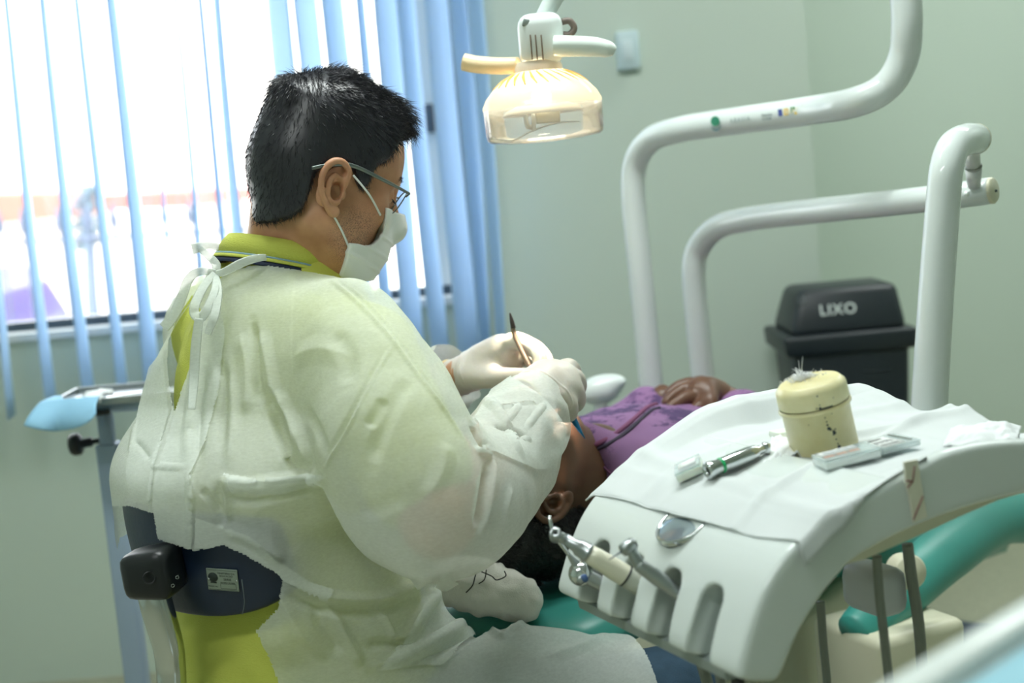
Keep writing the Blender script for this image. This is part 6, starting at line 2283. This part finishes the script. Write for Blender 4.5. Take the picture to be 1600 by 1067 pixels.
# hem over the knees
axR = (KN_R - HIP_R).normalized()
kill |= ((V - np.array(KN_R)) @ np.array(axR) > -0.062) & (V[:, 2] < 0.74)
kill |= V[:, 2] < 0.49
# cuffs
for w_, d_ in ((WR, (WR - ER).normalized()), (WL, (WL - EL).normalized())):
    r_ = V - np.array(w_)
    s_ = r_ @ np.array(d_)
    kill |= (s_ > -0.006 + 0.006 * np.sin(V[:, 2] * 160 + V[:, 0] * 90)) & (np.linalg.norm(r_, axis=1) < 0.09)
V, Q = drop_faces(V, Q, kill)
gown = link('gown', fast_mesh('gown', V, Q), M_GOWN, dentist)

# second layers: the overlapping back panel, the turned hem, the cuffs
N = normals(V, Q)
px, py = proj(V)
facing = ((np.array(EYE) - V) * N).sum(axis=1) > -0.02
LAYERS = [
    ('back_panel', [(310, 512), (345, 462), (356, 520), (346, 600), (326, 690), (300, 742), (303, 858), (250, 842), (240, 790), (246, 737), (277, 642), (304, 552)], 0.0042),
    ('side_panel', [(236, 575), (258, 548), (268, 645), (243, 735), (238, 786), (207, 786), (199, 740), (206, 690)], 0.0035),
    ('waist_pouch', [(348, 742), (400, 752), (505, 738), (512, 748), (440, 772), (350, 766)], 0.004),
    ('hem_fold', [(305, 806), (350, 822), (392, 838), (428, 868), (482, 908), (522, 924), (512, 940), (432, 904), (384, 869), (350, 853), (305, 858)], 0.0035),
    ('lap_fold', [(690, 888), (745, 922), (852, 908), (850, 940), (772, 966), (690, 1042), (582, 1048), (622, 1010), (652, 958)], 0.005),
    ('cuff', [(742, 655), (768, 612), (800, 590), (852, 626), (884, 670), (866, 732), (836, 736), (778, 712), (752, 702)], 0.0035)]
for nm_, poly_, off_ in LAYERS:
    ins_ = inside_poly(poly_, px, py) & facing
    V3, Q3 = drop_faces(V + N * off_, Q, ~ins_)
    if len(Q3):
        link(nm_, fast_mesh(nm_, V3, Q3), M_GOWN, gown)

# ties at the nape
def ribbon(pts, w, name='gown_tie', Y=1.80):
    P = [at(*p) if len(p) == 3 else at(p[0], p[1], Y) for p in pts]
    MB().tube(P, w, 8, samples=8, flat=((0.2, -0.9, 0.1), 0.12)).build(name, M_GOWN, gown)


ribbon([(342, 386, 1.80), (325, 383, 1.795), (312, 386, 1.79), (300, 389, 1.79)], [0.0045, 0.005, 0.006, 0.0075])
ribbon([(312, 388, 1.79), (328, 402, 1.785), (338, 414, 1.78), (337, 426, 1.775)], [0.004, 0.005, 0.0055, 0.005])
ribbon([(337, 426, 1.775), (312, 424, 1.775), (295, 436, 1.79), (284, 464, 1.81), (272, 492, 1.83), (256, 512, 1.84)], [0.004, 0.005, 0.006, 0.0065, 0.007, 0.007])
ribbon([(336, 427, 1.765), (318, 448, 1.735), (305, 475, 1.715), (304, 490, 1.71), (314, 496, 1.705), (326, 478, 1.71), (336, 452, 1.73), (338, 430, 1.765)], [0.004, 0.0055, 0.006, 0.006, 0.006, 0.0055, 0.005, 0.004])
ribbon([(337, 428, 1.765), (341, 455, 1.73), (336, 490, 1.705), (328, 512, 1.70), (324, 522, 1.70)], [0.004, 0.005, 0.0055, 0.005, 0.004])
ribbon([(338, 428, 1.765), (352, 424, 1.755), (375, 412, 1.755), (398, 404, 1.76), (416, 402, 1.77)], [0.004, 0.005, 0.0055, 0.005, 0.004])
ribbon([(311, 497, 1.70), (306, 540, 1.695), (303, 590, 1.69), (299, 640, 1.67)], [0.005, 0.006, 0.006, 0.0045])

# ================================================================== THE PATIENT
M_PSKIN = mat('brown_skin', srgb(104, 72, 54), 0.42, var=0.1, vscale=22, bump=0.12, bscale=400, **{'Subsurface Weight': 0.08, 'Subsurface Radius': (0.008, 0.003, 0.002)})
M_PHAIR = mat('dark_hair', srgb(16, 15, 17), 0.45, var=0.25, vscale=80)
cro = Vector((-0.86, -0.50, -0.10)).normalized()          # towards the crown
fac = (ZD - cro * ZD.dot(cro)).normalized()                # face up
lat = cro.cross(fac)
if lat.dot(AP) < 0:
    lat = -lat
PE = at(863, 783, 1.95)                                    # near ear
PH = PE - lat * 0.074 + cro * 0.005
NK = at(930, 735, 2.09)


def PL(c, l, f):
    return PH + cro * c + lat * l + fac * f


Mx = [[cro[i], lat[i], fac[i]] for i in range(3)]
F = Field((-0.20, 1.72, 0.66), (0.28, 2.28, 1.0), 0.0022)
F.ell(PL(0.035, 0, 0.0), (0.098, 0.075, 0.092), Mx, 0.0)
F.ell(PL(-0.035, 0, 0.045), (0.075, 0.056, 0.055), Mx, 0.03)
for sd in (-1, 1):
    F.cone(PL(-0.035, 0.05 * sd, 0.012), PL(-0.085, 0.022 * sd, 0.075), 0.020, 0.018, 0.03)
    F.ell(PL(0.0, 0.042 * sd, 0.07), (0.022, 0.02, 0.02), Mx, 0.02)
    F.cone(PL(0.042, 0.01 * sd, 0.092), PL(0.044, 0.042 * sd, 0.078), 0.009, 0.008, 0.012)
    F.ell(PL(0.027, 0.032 * sd, 0.096), (0.012, 0.016, 0.014), Mx, 0.01, 'cut')
    F.ell(PL(0.026, 0.032 * sd, 0.08), (0.0125, 0.0125, 0.0125), Mx, 0.004)
F.ell(PL(-0.088, 0, 0.085), (0.018, 0.02, 0.018), Mx, 0.02)
F.cone(PL(0.034, 0, 0.094), PL(-0.008, 0, 0.120), 0.008, 0.012, 0.012)
for l_ in (0.0, 0.0):
    pass
F.cone(PL(-0.042, 0.02, 0.096), PL(-0.042, -0.02, 0.096), 0.007, 0.007, 0.008)
F.cone(PL(-0.054, 0.018, 0.094), PL(-0.054, -0.018, 0.094), 0.008, 0.008, 0.008)
F.cone(PL(-0.03, 0, -0.01), tuple(NK), 0.056, 0.062, 0.03)
F.cone(PL(-0.05, 0, 0.03), tuple(NK + ZD * 0.02), 0.040, 0.045, 0.03)


def pear(sd):
    def e(a, b, out):       # a towards the face, b towards the crown
        return PL(b, sd * (0.0735 + out), a)
    F.ell(e(-0.004, 0.0, 0.004), (0.027, 0.006, 0.017), Mx, 0.004)
    F.chain([e(0.008, -0.003, 0.008), e(0.012, 0.012, 0.010), e(0.008, 0.026, 0.012), e(-0.006, 0.030, 0.014), e(-0.018, 0.020, 0.016), e(-0.021, 0.004, 0.016), e(-0.016, -0.014, 0.013), e(-0.005, -0.028, 0.009)], [0.0036, 0.0045, 0.005, 0.0052, 0.0052, 0.005, 0.005, 0.0055], 0.003)
    F.ell(e(0.002, -0.027, 0.008), (0.009, 0.005, 0.008), Mx, 0.004)
    F.chain([e(0.002, 0.014, 0.010), e(-0.010, 0.008, 0.013), e(-0.010, -0.008, 0.012), e(0.0, -0.016, 0.010)], [0.0035, 0.0042, 0.0042, 0.0035], 0.003)
    F.ell(e(0.001, -0.002, 0.011), (0.010, 0.010, 0.0075), Mx, 0.003, 'cut')
    F.ell(e(0.010, -0.006, 0.008), (0.006, 0.0045, 0.0045), Mx, 0.003)


pear(1)
pear(-1)
Vp, Qp = F.mesh()
Vp = relax(Vp, Qp, 2, 0.4)
# trunk, legs and arms
TS = [(-0.045, 0.80, 0.07, 0.062), (0.0, 0.785, 0.15, 0.078), (0.08, 0.772, 0.185, 0.096), (0.22, 0.758, 0.175, 0.102), (0.40, 0.735, 0.160, 0.096), (0.55, 0.715, 0.165, 0.092), (0.70, 0.70, 0.17, 0.09)]


def ptrunk(fd, grow, s_max=9):
    """lying trunk: sections across the AX axis"""
    px_ = (fd.X - HC.x) * AX.x + (fd.Y - HC.y) * AX.y
    t_ = (fd.X - HC.x) * AP.x + (fd.Y - HC.y) * AP.y
    S = np.array([r for r in TS if r[0] <= s_max])
    zc, a, b = [np.interp(px_, S[:, 0], S[:, i]).astype(np.float32) for i in (1, 2, 3)]
    a, b = a + grow, b + grow
    q = (np.abs(t_ / a) ** 2.3 + np.abs((fd.Z - zc) / b) ** 2.3) ** (1 / 2.3)
    d = (q - 1) * np.minimum(a, b) * 0.9
    ez = np.maximum(px_ - S[-1, 0], S[0, 0] - px_) + np.zeros_like(d)
    d = np.where(ez > 0, np.sqrt(np.maximum(d, 0) ** 2 + ez ** 2) - 0.0, np.maximum(d, ez))
    fd._apply((slice(None),) * 3, d.astype(np.float32), 0.02, 'add')


F = Field((-0.12, 1.92, 0.36), (1.1, 3.6, 0.96), 0.009)
ptrunk(F, 0)
for sd in (-1, 1):
    F.chain([K(0.66, 0.09 * sd, 0.69), K(1.06, 0.11 * sd, 0.575), K(1.10, 0.11 * sd, 0.56)], [0.072, 0.055, 0.05], 0.04, n=2)
    F.chain([K(1.08, 0.11 * sd, 0.565), K(1.42, 0.10 * sd, 0.46)], [0.06, 0.042], 0.02)
    F.chain([K(0.09, 0.19 * sd, 0.775), K(0.34, 0.235 * sd, 0.70), K(0.36, 0.235 * sd, 0.70)], [0.055, 0.043, 0.04], 0.03, n=2)
    F.chain([K(0.35, 0.235 * sd, 0.70), K(0.37, 0.06 * sd, 0.855)], [0.04, 0.028], 0.02)
Vt, Qt = F.mesh()
Vt = relax(Vt, Qt, 2)
# clasped hands on the belly
HF = [
    # hand nearer the feet, lying over the other
    ([(1136, 632, 2.385, 0.028), (1118, 622, 2.375, 0.030), (1096, 616, 2.360, 0.030)],
     [[(1100, 606, 2.385, 0.0135), (1078, 600, 2.385, 0.0120), (1058, 606, 2.380, 0.0110), (1044, 618, 2.375, 0.0095)],
      [(1094, 612, 2.365, 0.0135), (1072, 608, 2.360, 0.0122), (1054, 618, 2.355, 0.0110), (1042, 628, 2.350, 0.0095)],
      [(1092, 620, 2.345, 0.0130), (1072, 622, 2.335, 0.0118), (1058, 630, 2.330, 0.0105), (1048, 636, 2.325, 0.0092)],
      [(1108, 624, 2.340, 0.0125), (1100, 628, 2.330, 0.0115), (1094, 634, 2.325, 0.0102), (1084, 640, 2.320, 0.0088)],
      [(1120, 612, 2.375, 0.0150), (1110, 606, 2.355, 0.0125), (1112, 622, 2.325, 0.0108), (1114, 634, 2.315, 0.0092)]]),
    ([(1068, 640, 2.445, 0.026), (1084, 622, 2.435, 0.028), (1096, 612, 2.425, 0.028)],
     [[(1096, 604, 2.415, 0.0130), (1112, 601, 2.405, 0.0118), (1128, 610, 2.395, 0.0105), (1138, 620, 2.385, 0.0090)],
      [(1104, 606, 2.435, 0.0130), (1122, 606, 2.425, 0.0115), (1134, 616, 2.415, 0.0100), (1140, 626, 2.405, 0.0088)],
      [(1084, 604, 2.445, 0.0125), (1100, 600, 2.445, 0.0110), (1114, 604, 2.445, 0.0095)],
      [(1070, 626, 2.405, 0.0140), (1058, 626, 2.375, 0.0120), (1048, 632, 2.355, 0.0100)]])]
Vs, Qs = [Vp, Vt], [Qp, Qt]
for palm, fing in HF:
    F, V, Q = hand('hand', palm, fing, None, M_PSKIN, 0.0018, 0.004)
    Vs.append(V)
    Qs.append(Q)
off, Qall = 0, []
for v, q in zip(Vs, Qs):
    Qall.append(q + off)
    off += len(v)
patient = tag(link('person', fast_mesh('person', np.concatenate(Vs), np.concatenate(Qall)), M_PSKIN), 'person lying back in the teal chair in a purple jacket, hands clasped on the belly', 'person')

# hair: a full dark mass with loose strands
F = Field((-0.26, 1.66, 0.66), (0.16, 2.16, 0.98), 0.0035)
F.ell(PL(0.055, 0, -0.020), (0.100, 0.086, 0.096), Mx, 0.0)
F.ell(PL(0.000, 0.0, -0.060), (0.085, 0.082, 0.062), Mx, 0.04)
F.ell(PL(0.10, 0.03, -0.045), (0.07, 0.07, 0.05), Mx, 0.04)
F.ell(PL(-0.035, 0.02, -0.075), (0.06, 0.066, 0.040), Mx, 0.03)
# hairline: clear of the face and the ears
F.ell(PL(-0.05, 0, 0.085), (0.125, 0.14, 0.088), Mx, 0.012, 'cut')
for sd in (-1, 1):
    F.ell(PL(0.0, 0.085 * sd, 0.0), (0.034, 0.024, 0.024), Mx, 0.006, 'cut')
V, Q = F.mesh()
V = relax(V, Q, 2)
N = normals(V, Q)
V = V + N * np.array([[0.0045 * noise.noise(Vector(v) * 30) + 0.002 * noise.noise(Vector(v) * 90)] for v in V])
hv, hf_ = [tuple(v) for v in V], [tuple(q) for q in Q.tolist()]
for i in rng.integers(0, len(V), 5200):
    p, n = Vector(V[i]), Vector(N[i])
    fl_ = (-cro * 0.3 - ZD * 0.55 + lat * 0.3 + Vector(rng.normal(size=3)) * 0.4)
    fl_ = (fl_ - n * fl_.dot(n)).normalized()
    L = 0.012 + 0.022 * rng.random()
    d1 = (fl_ + n * 0.35).normalized()
    d2 = (fl_ - n * 0.1 + Vector(rng.normal(size=3)) * 0.4).normalized()
    a = d1.orthogonal().normalized() * 0.0005
    b = d1.cross(a)
    o = len(hv)
    q_, r_ = p + d1 * L * 0.5, p + d1 * L * 0.5 + d2 * L * 0.5
    hv += [tuple(p + a), tuple(p - a * 0.5 + b * 0.8), tuple(p - a * 0.5 - b * 0.8), tuple(q_ + a), tuple(q_ - a * 0.5 + b * 0.8), tuple(q_ - a * 0.5 - b * 0.8), tuple(r_)]
    for k in range(3):
        k2 = (k + 1) % 3
        hf_ += [(o + k, o + k2, o + 3 + k2, o + 3 + k), (o + 3 + k, o + 3 + k2, o + 6)]
me = bpy.data.meshes.new('hair')
me.from_pydata(hv, [], hf_)
link('hair', me, M_PHAIR, patient)
# stray curls over the towel
cu = MB()
for pts in ([(752, 893), (768, 900), (776, 906), (790, 900), (788, 892)], [(745, 890), (742, 902), (738, 915), (728, 926)], [(760, 890), (757, 905), (748, 912)]):
    cu.tube([at(px, py, 1.825 - 0.0006 * i) for i, (px, py) in enumerate(pts)], 0.0008, 6)
cu.build('hair_strand', M_PHAIR, patient)

# jacket
M_JACKET = NT('purple_print')
_b = pbsdf(M_JACKET, srgb(140, 98, 146), 0.85)
_tc = M_JACKET.n('ShaderNodeTexCoord')
_n1 = M_JACKET.n('ShaderNodeTexNoise', _Scale=7.0, _Detail=2.0)
_n2 = M_JACKET.n('ShaderNodeTexNoise', _Scale=48.0, _Detail=6.0, _Roughness=0.75)
_ma = M_JACKET.n('ShaderNodeMath', operation='MULTIPLY')
_cr = M_JACKET.n('ShaderNodeValToRGB')
_cr.color_ramp.elements[0].color = srgb(142, 104, 148)
_cr.color_ramp.elements[0].position = 0.25
_cr.color_ramp.elements[1].color = srgb(74, 52, 96)
_cr.color_ramp.elements[1].position = 0.32
M_JACKET.l(_tc.outputs['Object'], _n1.inputs['Vector'])
M_JACKET.l(_tc.outputs['Object'], _n2.inputs['Vector'])
M_JACKET.l(_n1.outputs['Fac'], _ma.inputs[0])
M_JACKET.l(_n2.outputs['Fac'], _ma.inputs[1])
M_JACKET.l(_ma.outputs[0], _cr.inputs[0])
M_JACKET.l(_cr.outputs[0], _b.inputs['Base Color'])
_b2 = M_JACKET.n('ShaderNodeTexNoise', _Scale=900.0)
_bp = M_JACKET.n('ShaderNodeBump', _Strength=0.3, _Distance=0.001)
M_JACKET.l(_tc.outputs['Object'], _b2.inputs['Vector'])
M_JACKET.l(_b2.outputs['Fac'], _bp.inputs['Height'])
M_JACKET.l(_bp.outputs['Normal'], _b.inputs['Normal'])
M_JACKET.l(_b.outputs[0], M_JACKET.out.inputs[0])
M_JACKET = M_JACKET.m
F = Field((-0.15, 1.85, 0.60), (0.86, 2.95, 0.97), 0.006)
ptrunk(F, 0.016, 0.56)
for sd in (-1, 1):
    F.chain([K(0.09, 0.19 * sd, 0.775), K(0.34, 0.245 * sd, 0.70), K(0.36, 0.245 * sd, 0.70)], [0.072, 0.062, 0.058], 0.04, n=2)
    F.chain([K(0.35, 0.245 * sd, 0.70), K(0.36, 0.09 * sd, 0.835)], [0.058, 0.044], 0.03)
# collar standing round the neck
F.chain([K(-0.03, 0.075, 0.79), K(-0.035, 0.06, 0.855), K(-0.02, 0.0, 0.88), K(-0.035, -0.06, 0.855), K(-0.03, -0.075, 0.79)], [0.022, 0.018, 0.017, 0.018, 0.022], 0.02)
V, Q = F.mesh()
V = relax(V, Q, 3)
N = normals(V, Q)
V = V + N * np.array([[0.006 * noise.noise(Vector((v[0] * 12, v[1] * 8, v[2] * 12))) + 0.004 * abs(noise.noise(Vector((v[0] * 25, v[1] * 14, v[2] * 25 + 3))))] for v in V])
jac = link('jacket', fast_mesh('jacket', V, Q), M_JACKET, patient)
jt_ = BVHTree.FromPolygons([tuple(v) for v in V], Q.tolist())


def on_jacket(px, py, off):
    h, n, _, _ = jt_.ray_cast(EYE, ray(px, py).normalized())
    if h is None:
        h, n, _, _ = jt_.find_nearest(at(px, py, 2.2))
    return h + n * off


zp = [(904, 714), (918, 708), (945, 697), (970, 682), (995, 662), (1014, 645), (1030, 638)]
MB().tube([on_jacket(px, py, 0.001) for px, py in zp], [0.0035, 0.003, 0.003, 0.003, 0.0032, 0.0032, 0.003], 8).build('zip', mat('zip_dark', srgb(48, 36, 62), 0.6, var=0.1), jac)
MB().tube([on_jacket(px - 5, py - 6, 0.001) for px, py in zp[1:]], 0.0035, 8).build('placket', mat('placket', srgb(128, 72, 108), 0.85), jac)
MB().tube([on_jacket(px, py, 0.0015) for px, py in ((912, 722), (930, 722), (945, 730), (958, 742))], 0.0022, 8).build('collar_seam', mat('seam', srgb(100, 58, 92), 0.85), jac)
# trousers and shoes, mostly hidden behind the unit
F = Field((0.2, 2.3, 0.34), (1.1, 3.6, 0.85), 0.009)
for sd in (-1, 1):
    F.chain([K(0.60, 0.085 * sd, 0.70), K(1.06, 0.11 * sd, 0.575), K(1.10, 0.11 * sd, 0.56)], [0.10, 0.078, 0.073], 0.04, n=2)
    F.chain([K(1.08, 0.11 * sd, 0.565), K(1.40, 0.10 * sd, 0.465)], [0.073, 0.056], 0.02)
V, Q = F.mesh()
link('trousers', fast_mesh('trousers', relax(V, Q, 3), Q), mat('dark_trousers', srgb(50, 54, 70), 0.9), patient)
for sd in (-1, 1):
    F = Field(tuple(K(1.4, 0.1 * sd, 0.46) - Vector((0.14, 0.14, 0.12))), tuple(K(1.4, 0.1 * sd, 0.46) + Vector((0.2, 0.24, 0.2))), 0.007)
    F.chain([K(1.43, 0.10 * sd, 0.435), K(1.455, 0.10 * sd, 0.51), K(1.46, 0.115 * sd, 0.56)], [0.042, 0.04, 0.032], 0)
    V, Q = F.mesh()
    link('shoe', fast_mesh('shoe', relax(V, Q, 2), Q), M_BLACK, patient)
# blue strip hanging from the mouth
bb = MB()
bb.prism([at(878, 655, 1.965), at(898, 648, 1.965), at(910, 676, 1.96), at(914, 686, 1.96), at(902, 672, 1.957), at(893, 660, 1.957)], (0.2, 0.3, 0.1), 0.003)
tag(bb.build('dental_bib', mat('blue_strip', srgb(20, 122, 178), 0.6)), 'narrow blue paper strip at the throat of the lying patient', 'bib')
